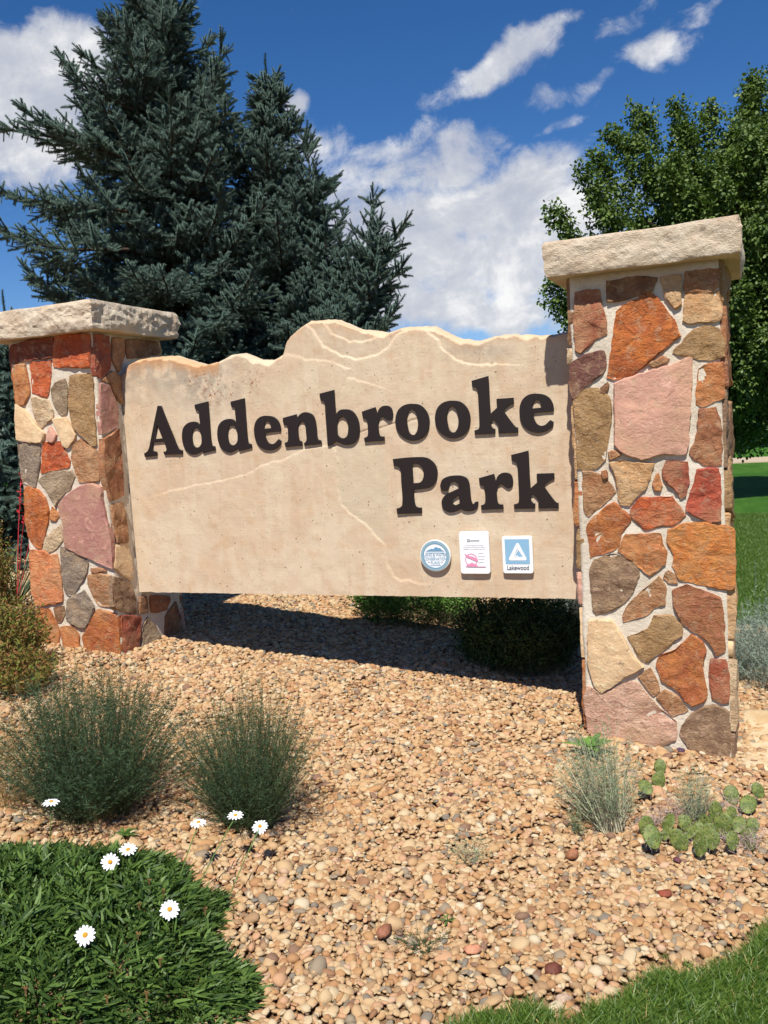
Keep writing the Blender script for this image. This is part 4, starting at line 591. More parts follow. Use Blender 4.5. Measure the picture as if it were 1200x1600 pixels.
# ------------------------------------------------------------------ sign slab
YF, YB = 4.74, 4.90
XL, XR = -3.755, -.80
def top_at(x):
    T = SLAB_TOP
    if x <= T[0][0]: return T[0][1] - (T[0][0] - x) * .8
    for (a, b), (c, d) in zip(T, T[1:]):
        if x <= c: return b + (d - b) * (x - a) / max(1e-6, (c - a))
    return T[-1][1]
def dist_pl(x, z, pl):
    P = np.stack([x, z], -1); best = np.full(x.shape, 9.); sg = np.ones(x.shape)
    for (a, b) in zip(pl, pl[1:]):
        a = np.array(a); b = np.array(b); ab = b - a; t = np.clip(((P - a) @ ab) / (ab @ ab), 0, 1)
        q = P - (a + t[..., None] * ab); d = np.hypot(q[..., 0], q[..., 1]); cr = ab[0] * (P[..., 1] - a[1]) - ab[1] * (P[..., 0] - a[0])
        s_ = np.sign(cr); u = d < best; best = np.where(u, d, best); sg = np.where(u, s_, sg)
    return best, sg
def in_poly(x, z, poly):
    r_ = np.zeros(x.shape, bool); n = len(poly)
    for i in range(n):
        (x1, z1), (x2, z2) = poly[i], poly[(i + 1) % n]
        c = ((z1 > z) != (z2 > z)) & (x < (x2 - x1) * (z - z1) / (z2 - z1 + 1e-12) + x1); r_ ^= c
    return r_
NXs, NZs = 520, 280; ZB = .72
Xs = np.linspace(XL, XR, NXs); tops = np.array([top_at(x) + .004 * noise.fractal(Vector((x * 22, 0, 5)), 1, 2, 4) for x in Xs])
T = np.linspace(0, 1, NZs) ** .9
X2 = np.repeat(Xs[None, :], NZs, 0); Z2 = ZB + (tops - ZB)[None, :] * T[:, None]
rough_b = np.array([.004 * noise.fractal(Vector((x * 14, 3, 1)), 1, 2, 3) for x in Xs]); Z2 += rough_b[None, :] * (1 - T[:, None]) ** 8
off = np.zeros_like(X2); edge = np.zeros_like(X2); crackl = np.zeros_like(X2); stain = np.zeros(X2.shape + (3,)); rust = np.zeros_like(X2)
nz_ = np.array([[noise.fractal(Vector((x * 9, z * 9, 2)), 1, 2, 4) for x in Xs[::2]] for z in np.linspace(.7, 2.4, 100)])
def nsamp(x, z, k=1):
    i = np.clip(((z - .7) / 1.7 * 99).astype(int), 0, 99); j = np.clip(((x - XL) / (XR - XL) * (nz_.shape[1] - 1)).astype(int), 0, nz_.shape[1] - 1); return nz_[i, j]
NS = nsamp(X2, Z2)
fineN = np.array([[noise.fractal(Vector((x * 28, z * 28, 7)), 1, 2, 3) for x in Xs[::2]] for z in np.linspace(.7, 2.4, 200)])
FN = fineN[np.clip(((Z2 - .7) / 1.7 * 199).astype(int), 0, 199), np.clip(((X2 - XL) / (XR - XL) * (fineN.shape[1] - 1)).astype(int), 0, fineN.shape[1] - 1)]
wobx, wobz = X2 + .010 * nsamp(X2, 3.1 - Z2) + .004 * FN, Z2 + .010 * NS + .005 * FN
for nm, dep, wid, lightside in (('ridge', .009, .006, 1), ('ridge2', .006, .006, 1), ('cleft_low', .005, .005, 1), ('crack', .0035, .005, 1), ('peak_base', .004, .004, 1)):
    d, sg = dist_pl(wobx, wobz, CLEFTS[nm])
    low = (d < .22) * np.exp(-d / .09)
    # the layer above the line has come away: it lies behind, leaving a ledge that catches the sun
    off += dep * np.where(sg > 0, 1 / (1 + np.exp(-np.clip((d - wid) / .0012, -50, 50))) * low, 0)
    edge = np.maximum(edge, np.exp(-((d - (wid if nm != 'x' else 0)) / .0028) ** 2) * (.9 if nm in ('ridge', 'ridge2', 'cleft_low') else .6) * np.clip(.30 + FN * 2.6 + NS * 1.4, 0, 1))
d, sg = dist_pl(wobx, wobz, CLEFTS['thin']); crackl = np.maximum(crackl, np.exp(-(d / .004) ** 2)); off += .004 * np.exp(-(d / .004) ** 2)
chA = np.array([max(.006, .020 + .022 * noise.fractal(Vector((x * 4, 9, 9)), 1, 2, 3) + .012 * noise.noise(Vector((x * 19, 2, 2)))) for x in Xs])
dtop = tops[None, :] - Z2
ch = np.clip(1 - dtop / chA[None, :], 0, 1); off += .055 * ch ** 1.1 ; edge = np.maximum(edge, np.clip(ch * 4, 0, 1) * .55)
off += .0022 * NS + .0012 * np.sin(X2 * 3)
ip = in_poly(wobx, wobz, PATCH).astype(float); stain[..., 0] = ip * .8 + np.clip(.35 - np.abs(Z2 - 2.0 - .1 * NS) * 1.6, 0, .35) * (X2 < -2.0)
stain[..., 1] = np.clip(1 - dtop / .30, 0, 1) * np.clip((-2.75 - X2) / .6, 0, 1) + np.clip(1 - np.hypot((X2 + 3.1) / .5, (Z2 - 2.0) / .25), 0, 1) * .5 + np.clip(1 - np.hypot((X2 + 1.35) / .3, (Z2 - 2.09) / .08), 0, 1) * .6
stain[..., 2] = np.clip(1 - dtop / (.10 + .05 * NS), 0, 1) * (X2 < -3.0) * 1.0 + np.clip(1 - dtop / .06, 0, 1) * (X2 > -2.6) * .45
for (cx_, cz_, r_) in ((-3.02, 2.02, .07), (-2.93, 1.99, .05), (-2.78, 2.03, .08), (-3.2, 2.06, .07), (-3.05, 2.0, .12)): rust = np.maximum(rust, np.clip(1.3 - np.hypot(X2 - cx_, Z2 - cz_) / r_, 0, 1))
SO = Vector(((XL + XR) / 2, 4.82, .72)); sign = empty('stone_sign', SO, 'long sandstone slab sign with raised brown lettering and three plaques, fixed between the two pillars', 'sign')
Vf = np.stack([X2, YF + off, Z2], -1).reshape(-1, 3)
idx = np.arange(NXs * NZs).reshape(NZs, NXs); Fq = np.stack([idx[:-1, :-1], idx[:-1, 1:], idx[1:, 1:], idx[1:, :-1]], -1).reshape(-1, 4)
# back sheet, coarse rows, welded along the rim by short faces
rim = np.concatenate([idx[0, :], idx[1:, -1], idx[-1, ::-1][1:], idx[::-1, 0][1:-1]]); nb = len(Vf)
rimV = Vf[rim].copy(); rimV[:, 1] = YB
tz = rimV[:, 2]; rimV[:, 1] += np.array([.008 * noise.fractal(Vector((v[0] * 8, 1, v[2] * 8)), 1, 2, 3) for v in rimV])
mid = (Vf[rim] + rimV) / 2; mid[:, 2] += np.array([.006 * noise.fractal(Vector((v[0] * 15, 5, v[2] * 15)), 1, 2, 3) + (.007 if v[2] > 1.9 else 0) for v in mid])
Va = np.vstack([Vf, mid, rimV]); nr_ = len(rim); F2 = []
for i in range(nr_):
    j = (i + 1) % nr_; F2.append((rim[j], rim[i], nb + i, nb + j)); F2.append((nb + j, nb + i, nb + nr_ + i, nb + nr_ + j))
# back face strips: bottom rim i <-> top rim
bot = list(range(NXs)); 
topi = [NXs - 1 + (NZs - 1) + (NXs - 1 - i) for i in range(NXs)]
for i in range(NXs - 1):
    F2.append((nb + nr_ + bot[i + 1], nb + nr_ + bot[i], nb + nr_ + topi[i], nb + nr_ + topi[i + 1]))
Va = Va - np.array(SO)
me = fast_mesh('slab', Va, np.vstack([Fq, np.array(F2)]), M_slab, True)
def setattr_(me, nm, arr, n_all, rimfill=0.):
    a = me.attributes.new(nm, 'FLOAT', 'POINT'); full = np.full(n_all, rimfill, np.float32); full[:arr.size] = arr.ravel(); a.data.foreach_set('value', full)
setattr_(me, 'edge', edge, len(Va), .35); setattr_(me, 'crackline', crackl, len(Va)); setattr_(me, 'rust', rust, len(Va))
a = me.attributes.new('stain', 'FLOAT_COLOR', 'POINT'); full = np.zeros((len(Va), 4), np.float32); full[:nb, :3] = np.clip(stain.reshape(-1, 3), 0, 1); full[:, 3] = 1; a.data.foreach_set('color', full.ravel())
bm = bmesh.new(); bm.from_mesh(me)
for ed in bm.edges:
    if len(ed.link_faces) == 2 and ed.calc_face_angle(0) > .8: ed.smooth = False
bm.to_mesh(me); bm.free()
link('slab', me, sign)

# ------------------------------------------------------------------ lettering
def smooth_outline(pts):
    out = []; n = len(pts)
    P = [Vector(p) for p in pts]
    def corner(i):
        a, b, c = P[i - 1], P[i], P[(i + 1) % n]; d1, d2 = (b - a).normalized(), (c - b).normalized(); return d1.dot(d2) < .70
    def tang(i):
        if corner(i): return None
        return (P[(i + 1) % n] - P[i - 1]) * .5
    for i in range(n):
        a, b = P[i], P[(i + 1) % n]; ta, tb = tang(i), tang((i + 1) % n); L = (b - a).length
        if ta is None and tb is None: out.append(a); continue
        ta = (b - a) * .9 if ta is None else ta.normalized() * L; tb = (b - a) * .9 if tb is None else tb.normalized() * L
        for k in range(5):
            t = k / 5; h = (2 * t**3 - 3 * t**2 + 1, t**3 - 2 * t**2 + t, -2 * t**3 + 3 * t**2, t**3 - t**2)
            out.append(a * h[0] + ta * h[1] + b * h[2] + tb * h[3])
    return out
def curve_mesh(name, loops, depth, m, parent, loc, y, bevel=.0, res=0):
    """filled outline in the XZ plane, given depth, facing -Y, front at y"""
    cu = bpy.data.curves.new(name, 'CURVE'); cu.dimensions = '2D'; cu.fill_mode = 'BOTH'; cu.extrude = depth / 2 - bevel; cu.bevel_depth = bevel; cu.bevel_resolution = 1; cu.offset = -bevel
    for lp in loops:
        s_ = cu.splines.new('POLY'); s_.points.add(len(lp) - 1); s_.use_cyclic_u = True
        for p, q in zip(s_.points, lp): p.co = (q[0], q[1], 0, 1)
    tmp = bpy.data.objects.new('t', cu); COL.objects.link(tmp); dg = bpy.context.evaluated_depsgraph_get()
    me = bpy.data.meshes.new_from_object(tmp.evaluated_get(dg)); bpy.data.objects.remove(tmp); me.name = name
    me.transform(Matrix.Rotation(math.pi / 2, 4, 'X')); me.materials.clear(); me.materials.append(m)
    o = link(name, me, parent); o.location = (loc[0], y + depth / 2 - (0), loc[1]); return o
glyph_me = {}
names = {'A': 'capital letter A', 'P': 'capital letter P'}
for ch, dx, dz in TEXT:
    loops = [smooth_outline(l) for l in GLYPHS[ch]]
    c = sum(loops[0], Vector((0, 0))) / len(loops[0])
    if ch not in glyph_me:
        o = curve_mesh('letter', [[p - c for p in l] for l in loops], .011, M_letter, sign, (0, 0), 0, .0012); glyph_me[ch] = o.data
    else: o = link('letter', glyph_me[ch], sign)
    o.location = Vector((c.x + dx, 4.7275 + .0055, c.y + dz)) - SO
    o['label'] = names.get(ch, 'small letter ' + ch) + ', brown bold serif'
# ------------------------------------------------------------------ plaques
def rrect(x0, x1, z0, z1, r_, k=6):
    pts = []
    for cx_, cz_, a0 in ((x1 - r_, z1 - r_, 0), (x0 + r_, z1 - r_, 90), (x0 + r_, z0 + r_, 180), (x1 - r_, z0 + r_, 270)):
        for i in range(k + 1): a_ = R(a0 + 90 * i / k); pts.append(Vector((cx_ + r_ * math.cos(a_), cz_ + r_ * math.sin(a_))))
    return pts
def ell(cx_, cz_, rx, rz, n=48): return [Vector((cx_ + rx * math.cos(2 * math.pi * i / n), cz_ + rz * math.sin(2 * math.pi * i / n))) for i in range(n)]
def text_mesh(name, body, size, cx_, cz_, y, m, parent, sx=1., off=0.):
    cu = bpy.data.curves.new(name, 'FONT'); cu.body = body; cu.size = size; cu.align_x = 'CENTER'; cu.align_y = 'CENTER'; cu.extrude = .0004; cu.offset = off
    tmp = bpy.data.objects.new('t', cu); COL.objects.link(tmp); dg = bpy.context.evaluated_depsgraph_get()
    me = bpy.data.meshes.new_from_object(tmp.evaluated_get(dg)); bpy.data.objects.remove(tmp); me.name = name
    me.transform(Matrix.Diagonal((sx, 1, 1, 1))); me.transform(Matrix.Rotation(math.pi / 2, 4, 'X')); me.materials.clear(); me.materials.append(m)
    o = link(name, me, parent); o.location = (cx_, y, cz_); return o
def disp(o, label): o['label'] = label; return o
YP = 4.715 - SO.y      # plaque front
bcx, bcz = BADGE['round_c'][0]; bcx -= SO.x; bcz -= SO.z; br = .091
pl = disp(curve_mesh('plaque', [ell(0, 0, br, br)], .018, M_white, sign, (bcx, bcz), YP, .002), 'round white plaque with grey blue rim and mountain mark')
curve_mesh('rim_band', [ell(0, 0, br * .95, br * .95), ell(0, 0, br * .78, br * .78)], .001, M_bluerim, pl, (0, 0), -.0105)
curve_mesh('inner_ring', [ell(0, 0, br * .80, br * .80), ell(0, 0, br * .755, br * .755)], .001, M_bluetxt, pl, (0, 0), -.0111)
curve_mesh('mountain_emblem', [[Vector(p) * br for p in ((-.60, .28), (-.42, .38), (-.30, .42), (-.20, .46), (-.08, .42), (.02, .54), (.12, .56), (.24, .48), (.34, .50), (.48, .36), (.62, .28))]], .001, M_bluetxt, pl, (0, 0), -.0105)
curve_mesh('rule', [rrect(-.62 * br, .62 * br, .17 * br, .20 * br, .001)], .001, M_bluetxt, pl, (0, 0), -.0105)
text_mesh('printed_words', 'LAND & WATER', br * .26, 0, br * .05, -.0105, M_bluetxt, pl, .80)
text_mesh('printed_words', 'CONSERVATION', br * .26, 0, -br * .20, -.0105, M_bluetxt, pl, .76)
text_mesh('printed_words', '* FUND *', br * .26, 0, -br * .45, -.0105, M_bluetxt, pl, .9)
curve_mesh('rule', [rrect(-.35 * br, .35 * br, -.62 * br, -.595 * br, .0008)], .001, M_bluetxt, pl, (0, 0), -.0105)
cx0, cx1, cz0, cz1 = -1.5085, -1.3367, .858, 1.0972
ccx, ccz = (cx0 + cx1) / 2 - SO.x, (cz0 + cz1) / 2 - SO.z; hw, hh = (cx1 - cx0) / 2, (cz1 - cz0) / 2
pl = disp(curve_mesh('plaque', [rrect(-hw, hw, -hh, hh, .016)], .018, M_white, sign, (ccx, ccz), YP, .002), 'upright white plaque with a faded pink drawing and fine grey print')
yy = -.0105
curve_mesh('printed_mark', [rrect(-.038, -.024, .062, .076, .002), rrect(-.035, -.027, .065, .073, .001)], .001, M_greytxt, pl, (0, 0), yy)
curve_mesh('printed_line', [rrect(-.022, .032, .066, .0695, .001)], .001, M_greytxt, pl, (0, 0), yy)
rp = random.Random(5)
for j, zz in enumerate((.040, .0295, .019)):      # fine print too faded to read: broken dashes
    x_ = -.062 + (.012 if j == 0 else 0); loops = []
    while x_ < .062 - (.012 if j == 0 else 0):
        l_ = rp.uniform(.003, .009); loops.append(rrect(x_, x_ + l_, zz, zz + .0035, .0008, 2)); x_ += l_ + rp.uniform(.0015, .003)
    curve_mesh('printed_line', loops, .001, M_palegrey, pl, (0, 0), yy)
curve_mesh('pink_drawing', [ell(-.020, -.040, .036, .036), ell(-.020, -.040, .0315, .0315)], .001, M_pink, pl, (0, 0), yy)
curve_mesh('pink_drawing', [[Vector(p) for p in ((-.058, -.006), (-.046, -.010), (-.030, -.018), (-.012, -.020), (.008, -.030), (.020, -.044), (.010, -.050), (-.006, -.042), (-.024, -.034), (-.044, -.026))]], .001, M_pink, pl, (0, 0), yy - .0011)
curve_mesh('pink_drawing', [[Vector(p) for p in ((-.052, -.078), (-.046, -.066), (-.030, -.062), (-.018, -.054), (-.006, -.060), (.008, -.066), (.018, -.076), (.062, -.077), (.062, -.080))]], .001, M_pink, pl, (0, 0), yy - .0022)
for zz in (-.004, -.022, -.038, -.054): curve_mesh('printed_line', [rrect(.020, .020 + rp.uniform(.025, .042), zz, zz + .002, .0008, 2)], .001, M_palegrey, pl, (0, 0), yy)
lx0, lx1, lz0, lz1 = -1.2634, -1.0940, .8615, 1.0682
ccx, ccz = (lx0 + lx1) / 2 - SO.x, (lz0 + lz1) / 2 - SO.z; hw, hh = (lx1 - lx0) / 2, (lz1 - lz0) / 2
pl = disp(curve_mesh('plaque', [rrect(-hw, hw, -hh, hh, .014)], .018, M_white, sign, (ccx, ccz), YP, .002), 'white and light blue plaque reading Lakewood under a triangle mark')
curve_mesh('blue_panel', [rrect(-.068, .068, -.050, .087, .002, 2)], .001, M_blue, pl, (0, 0), yy)
def rtri(c, r_, sw, k=5):
    pts = []
    for (x_, z_), a0 in zip(c, sw):
        for i in range(k + 1): a_ = R(a0[0] + (a0[1] - a0[0]) * i / k); pts.append(Vector((x_ + r_ * math.cos(a_), z_ + r_ * math.sin(a_))))
    return pts
curve_mesh('triangle_mark', [rtri([(.004, .058), (-.040, -.022), (.042, -.022)], .0085, [(30, 152), (152, 270), (270, 390)]),
    [Vector(p) for p in ((-.022, -.008), (.002, .036), (.010, .022), (.030, -.010), (.022, -.0115), (-.012, -.0115))][::-1]], .001, M_white, pl, (0, 0), yy - .0011)
curve_mesh('triangle_mark', [[Vector(p) for p in ((.003, .045), (.012, .034), (-.012, -.004), (.004, -.004), (.004, -.0115), (-.014, -.0115), (-.0225, -.0085), (-.0145, .0015), (.004, .031))]], .001, M_white, pl, (0, 0), yy - .0022)
text_mesh('printed_words', 'Lakewood', .0345, 0, -.072, yy, M_greytxt, pl, .86, .0004)

# ------------------------------------------------------------------ gravel
def pebble_mesh(i):
    bm = bmesh.new(); bmesh.ops.create_icosphere(bm, subdivisions=2, radius=.5); sd = Vector((i * 9.1, i * 3.3, i * 5.7))
    sx, sy, sz = [(1.0, .78, .50), (1.1, .66, .46), (.95, .88, .58), (1.15, .72, .36), (.9, .8, .66), (1.05, .82, .42)][i % 6]
    random.seed(300 + i); flats = [Vector((random.gauss(0, 1), random.gauss(0, 1), random.gauss(0, 1))).normalized() for _ in range(7)]
    for v in bm.verts:
        c = v.co.copy(); k = 1 + .34 * noise.noise(c * 2.4 + sd) + .12 * noise.noise(c * 6 + sd)
        c *= k
        for nrm in flats:   # a few worn flats
            nv = Vector(nrm).normalized(); d_ = c.dot(nv) - (.37 + .04 * ((i * 7) % 3)); 
            if d_ > 0: c -= nv * d_ * .85
        v.co = Vector((c.x * sx, c.y * sy, c.z * sz))
    me = bpy.data.meshes.new('pebble_form'); bm.to_mesh(me); bm.free(); me.materials.append(M_pebble); me.polygons.foreach_set('use_smooth', [True] * len(me.polygons)); return me
peb = [pebble_mesh(i) for i in range(8)]; pebP = [proto('pebble_form%d' % i, m_) for i, m_ in enumerate(peb)]
FWn, RTn, UPn = np.array(FW), np.array(RT), np.array(UP)
def project(P):
    q = P - np.array([0, 0, EYE]); d = q @ FWn; d = np.where(d < .01, .01, d); return 600 + 1383.8 * (q @ RTn) / d, 800 - 1383.8 * (q @ UPn) / d, d
def seen(P, mg=190):
    x, y, d = project(P); return (x > -mg) & (x < 1200 + mg) & (y > -400) & (y < 1600 + mg) & (d > .3)
gzv = np.vectorize(gz); lev = np.vectorize(lawn_edge); bev = np.vectorize(back_edge)
allP, allS = [], []
for (ya, yb, sp, s0, layer) in ((1.2, 4.2, .0175, .0255, 0), (4.2, 6.2, .021, .029, 0), (6.2, 11., .028, .036, 0), (1.2, 6., .038, .030, 1), (1.2, 5., .11, .046, 2)):
    gx, gy = np.meshgrid(np.arange(-8.5, 2.4, sp), np.arange(ya, yb, sp)); gx = gx.ravel(); gy = gy.ravel()
    gx = gx + rng.uniform(-.6, .6, gx.size) * sp; gy = gy + rng.uniform(-.6, .6, gy.size) * sp
    k = (gy > lev(gx) - .01) & (gy < bev(gx) + .05); gx, gy = gx[k], gy[k]
    z = gzv(gx, gy); P = np.stack([gx, gy, z], -1); k = seen(P); P = P[k]
    edl = P[:, 1] - lev(P[:, 0]); pn = np.sin(P[:, 0] * 7.3 + 2 * np.sin(P[:, 1] * 5.1)) * np.sin(P[:, 1] * 6.7 + 1.3); k = rng.random(len(P)) > np.where(edl < .16, .62 * (1 - edl / .16), 0) + np.where(pn > .72, .30, 0); P = P[k]
    if layer: k = rng.random(len(P)) < (.75 if layer == 1 else .35); P = P[k]
    s = np.clip(rng.lognormal(math.log(s0), .33 if layer < 2 else .2, len(P)), .012, .075)
    P[:, 2] += -.010 + (.004 if layer == 0 else .010 if layer == 1 else .008) + rng.uniform(-.005, .005, len(P)) + .010 * np.sin(P[:, 0] * 5.1 + 1) * np.sin(P[:, 1] * 4.3)
    allP.append(P); allS.append(s)
P = np.vstack(allP); s = np.concatenate(allS); n = len(P)
rot = np.stack([rng.normal(0, .24, n), rng.normal(0, .24, n), rng.uniform(0, 6.283, n)], -1)
scl = s[:, None] * rng.uniform(.85, 1.2, (n, 3))
tag(gn_inst('gravel', P, rot, scl, rng.integers(0, 8, n), pebP), 'loose tan, orange and cream river gravel covering the planting bed', kind='stuff')
print('gravel', n)
def pebble_thing(x, y, s_, c, lab, rz, k=1.):
    M_ = mat('pebble_' + str(len(bpy.data.materials)), lambda t, b: (t.mix(t.mr(t.noise(t.new('ShaderNodeTexCoord').outputs['Object'], 5, 4), .4, .65), lin(c, .75), lin(tuple(v * .82 for v in c), .75)), None), .7, .3)
    me_ = peb[k].copy(); me_.materials.clear(); me_.materials.append(M_)
    o = link('pebble', me_, None, (x, y, gz(x, y) + s_ * .20)); o.scale = (s_,) * 3; o.rotation_euler = (.1, -.12, rz); tag(o, lab, 'stone', 'bigger stones lying on the gravel')
for a_ in PEBBLES: pebble_thing(*a_)
# pale footing beside the right pillar
bm = bmesh.new(); bmesh.ops.create_grid(bm, x_segments=16, y_segments=30, size=.5)
for v in bm.verts:
    x_, y_ = v.co.x * .52, v.co.y * 1.0; e_ = max(abs(v.co.x), abs(v.co.y)) * 2
    v.co = Vector((x_ + .02 * noise.noise(Vector((y_ * 5, 1, 0))), y_ + .03 * noise.noise(Vector((x_ * 7, 4, 0))), .03 - .07 * max(0, e_ - .86) / .14 + .006 * fbm(x_, y_, 0, 8)))
me = bpy.data.meshes.new('footing'); bm.to_mesh(me); bm.free(); me.materials.append(M_pale); me.polygons.foreach_set('use_smooth', [True] * len(me.polygons))
o = link('concrete_footing', me, None, (.175, 4.86, gz(.17, 4.86) - .002)); tag(o, 'flat pale concrete footing lying in the gravel right of the right pillar', 'footing')

# ------------------------------------------------------------------ grass
def blade_proto(i, h, n, spread, m, wd=.0035):
    a = Acc(); rnd = random.Random(i)
    for _ in range(n):
        an = rnd.uniform(0, 6.28); le = rnd.uniform(.1, .75); d = Vector((math.cos(an) * le, math.sin(an) * le, 1)); b_ = (rnd.uniform(-spread, spread), rnd.uniform(-spread, spread), -.005)
        a.blade(b_, d, h * rnd.uniform(.6, 1.2), wd * rnd.uniform(.7, 1.2), (math.cos(an), math.sin(an), -.4), .35, 2)
    me_ = bpy.data.meshes.new('tuft'); me_.from_pydata(a.V, [], a.F); me_.materials.append(m); return proto('tuft_form%d' % i, me_)
tf = [blade_proto(i, .05, 16, .018, M_grass) for i in range(4)] + [blade_proto(9, .055, 9, .02, M_dry, .002)]
gx, gy = np.meshgrid(np.arange(-1.5, 1.6, .0135), np.arange(.9, 4.2, .0135)); gx = gx.ravel() + rng.uniform(-.007, .007, gx.size); gy = gy.ravel() + rng.uniform(-.007, .007, gy.size)
le_ = lev(gx); k = gy < le_ + rng.normal(0, .018, gx.size); gx, gy, le_ = gx[k], gy[k], le_[k]; P = np.stack([gx, gy, gzv(gx, gy)], -1); k = seen(P, 160); P = P[k]; ed = (le_[k] - P[:, 1])
n = len(P); idx = rng.integers(0, 4, n); idx[(rng.random(n) < .75 * np.exp(-np.clip(ed, 0, 1) / .035)) | (rng.random(n) < .08)] = 4
sc = rng.uniform(.65, 1.25, n) * np.clip(.6 + ed * 4, .55, 1)
tag(gn_inst('lawn_grass', P, np.stack([rng.normal(0, .12, n), rng.normal(0, .12, n), rng.uniform(0, 6.28, n)], -1), np.stack([sc] * 3, -1), idx, tf), 'short green lawn grass with dry straw along the gravel edge', kind='stuff')
gx, gy = rng.uniform(-1.5, 2.2, 26000), rng.uniform(8.2, 17, 26000); k = (gy > bev(gx)); gx, gy = gx[k], gy[k]; P = np.stack([gx, gy, gzv(gx, gy) + .01], -1); P = P[seen(P, 150)]; n = len(P)
tag(gn_inst('back_lawn_grass', P, np.stack([rng.normal(0, .12, n), rng.normal(0, .12, n), rng.uniform(0, 6.28, n)], -1), np.stack([rng.uniform(1., 1.6, n)] * 3, -1), rng.integers(0, 4, n), tf[:4]), 'mown grass of the park lawn behind the right pillar', kind='stuff')

# ------------------------------------------------------------------ spruces
def sprig_mesh(i, L=.125, nn=110):
    a = Acc(); rnd = random.Random(40 + i); V, F = tube([(0, 0, 0), (L * .5, 0, .004), (L, 0, .002)], [.004, .003, .0012], 3); a.add(V, F); nf = len(a.F)
    for k in range(nn):
        t = k / nn; an = k * 2.4 + rnd.uniform(-.3, .3); fw_ = rnd.uniform(.45, .9); up = .35 if math.sin(an) > 0 else 0
        d = Vector((fw_, math.cos(an), math.sin(an) + up)); l_ = .027 * rnd.uniform(.8, 1.15) * (1 - .25 * t); b_ = Vector((L * t, 0, .003))
        sd = d.cross(Vector((1, 0, 0))).normalized() * .0034; a.add([b_ - sd, b_ + sd, b_ + d.normalized() * l_], [(0, 1, 2)])
    for k in range(9):
        an = k * .7; a.add([(L, -.002, 0), (L, .002, 0), (L + .016, .009 * math.cos(an), .009 * math.sin(an))], [(0, 1, 2)])
    me_ = bpy.data.meshes.new('sprig'); me_.from_pydata(a.V, [], a.F); me_.materials.append(M_spruce); me_.materials.append(M_twig)
    for p in me_.polygons[:nf]: p.material_index = 1
    return proto('sprig_form%d' % i, me_)
sprigs = [sprig_mesh(i) for i in range(3)]
def eul(dirs, roll):
    """x axis -> dir; vectorised euler XYZ"""
    d = dirs / np.linalg.norm(dirs, axis=1)[:, None]; rz = np.arctan2(d[:, 1], d[:, 0]); ry = -np.arcsin(np.clip(d[:, 2], -1, 1)); return np.stack([roll, ry, rz], -1)
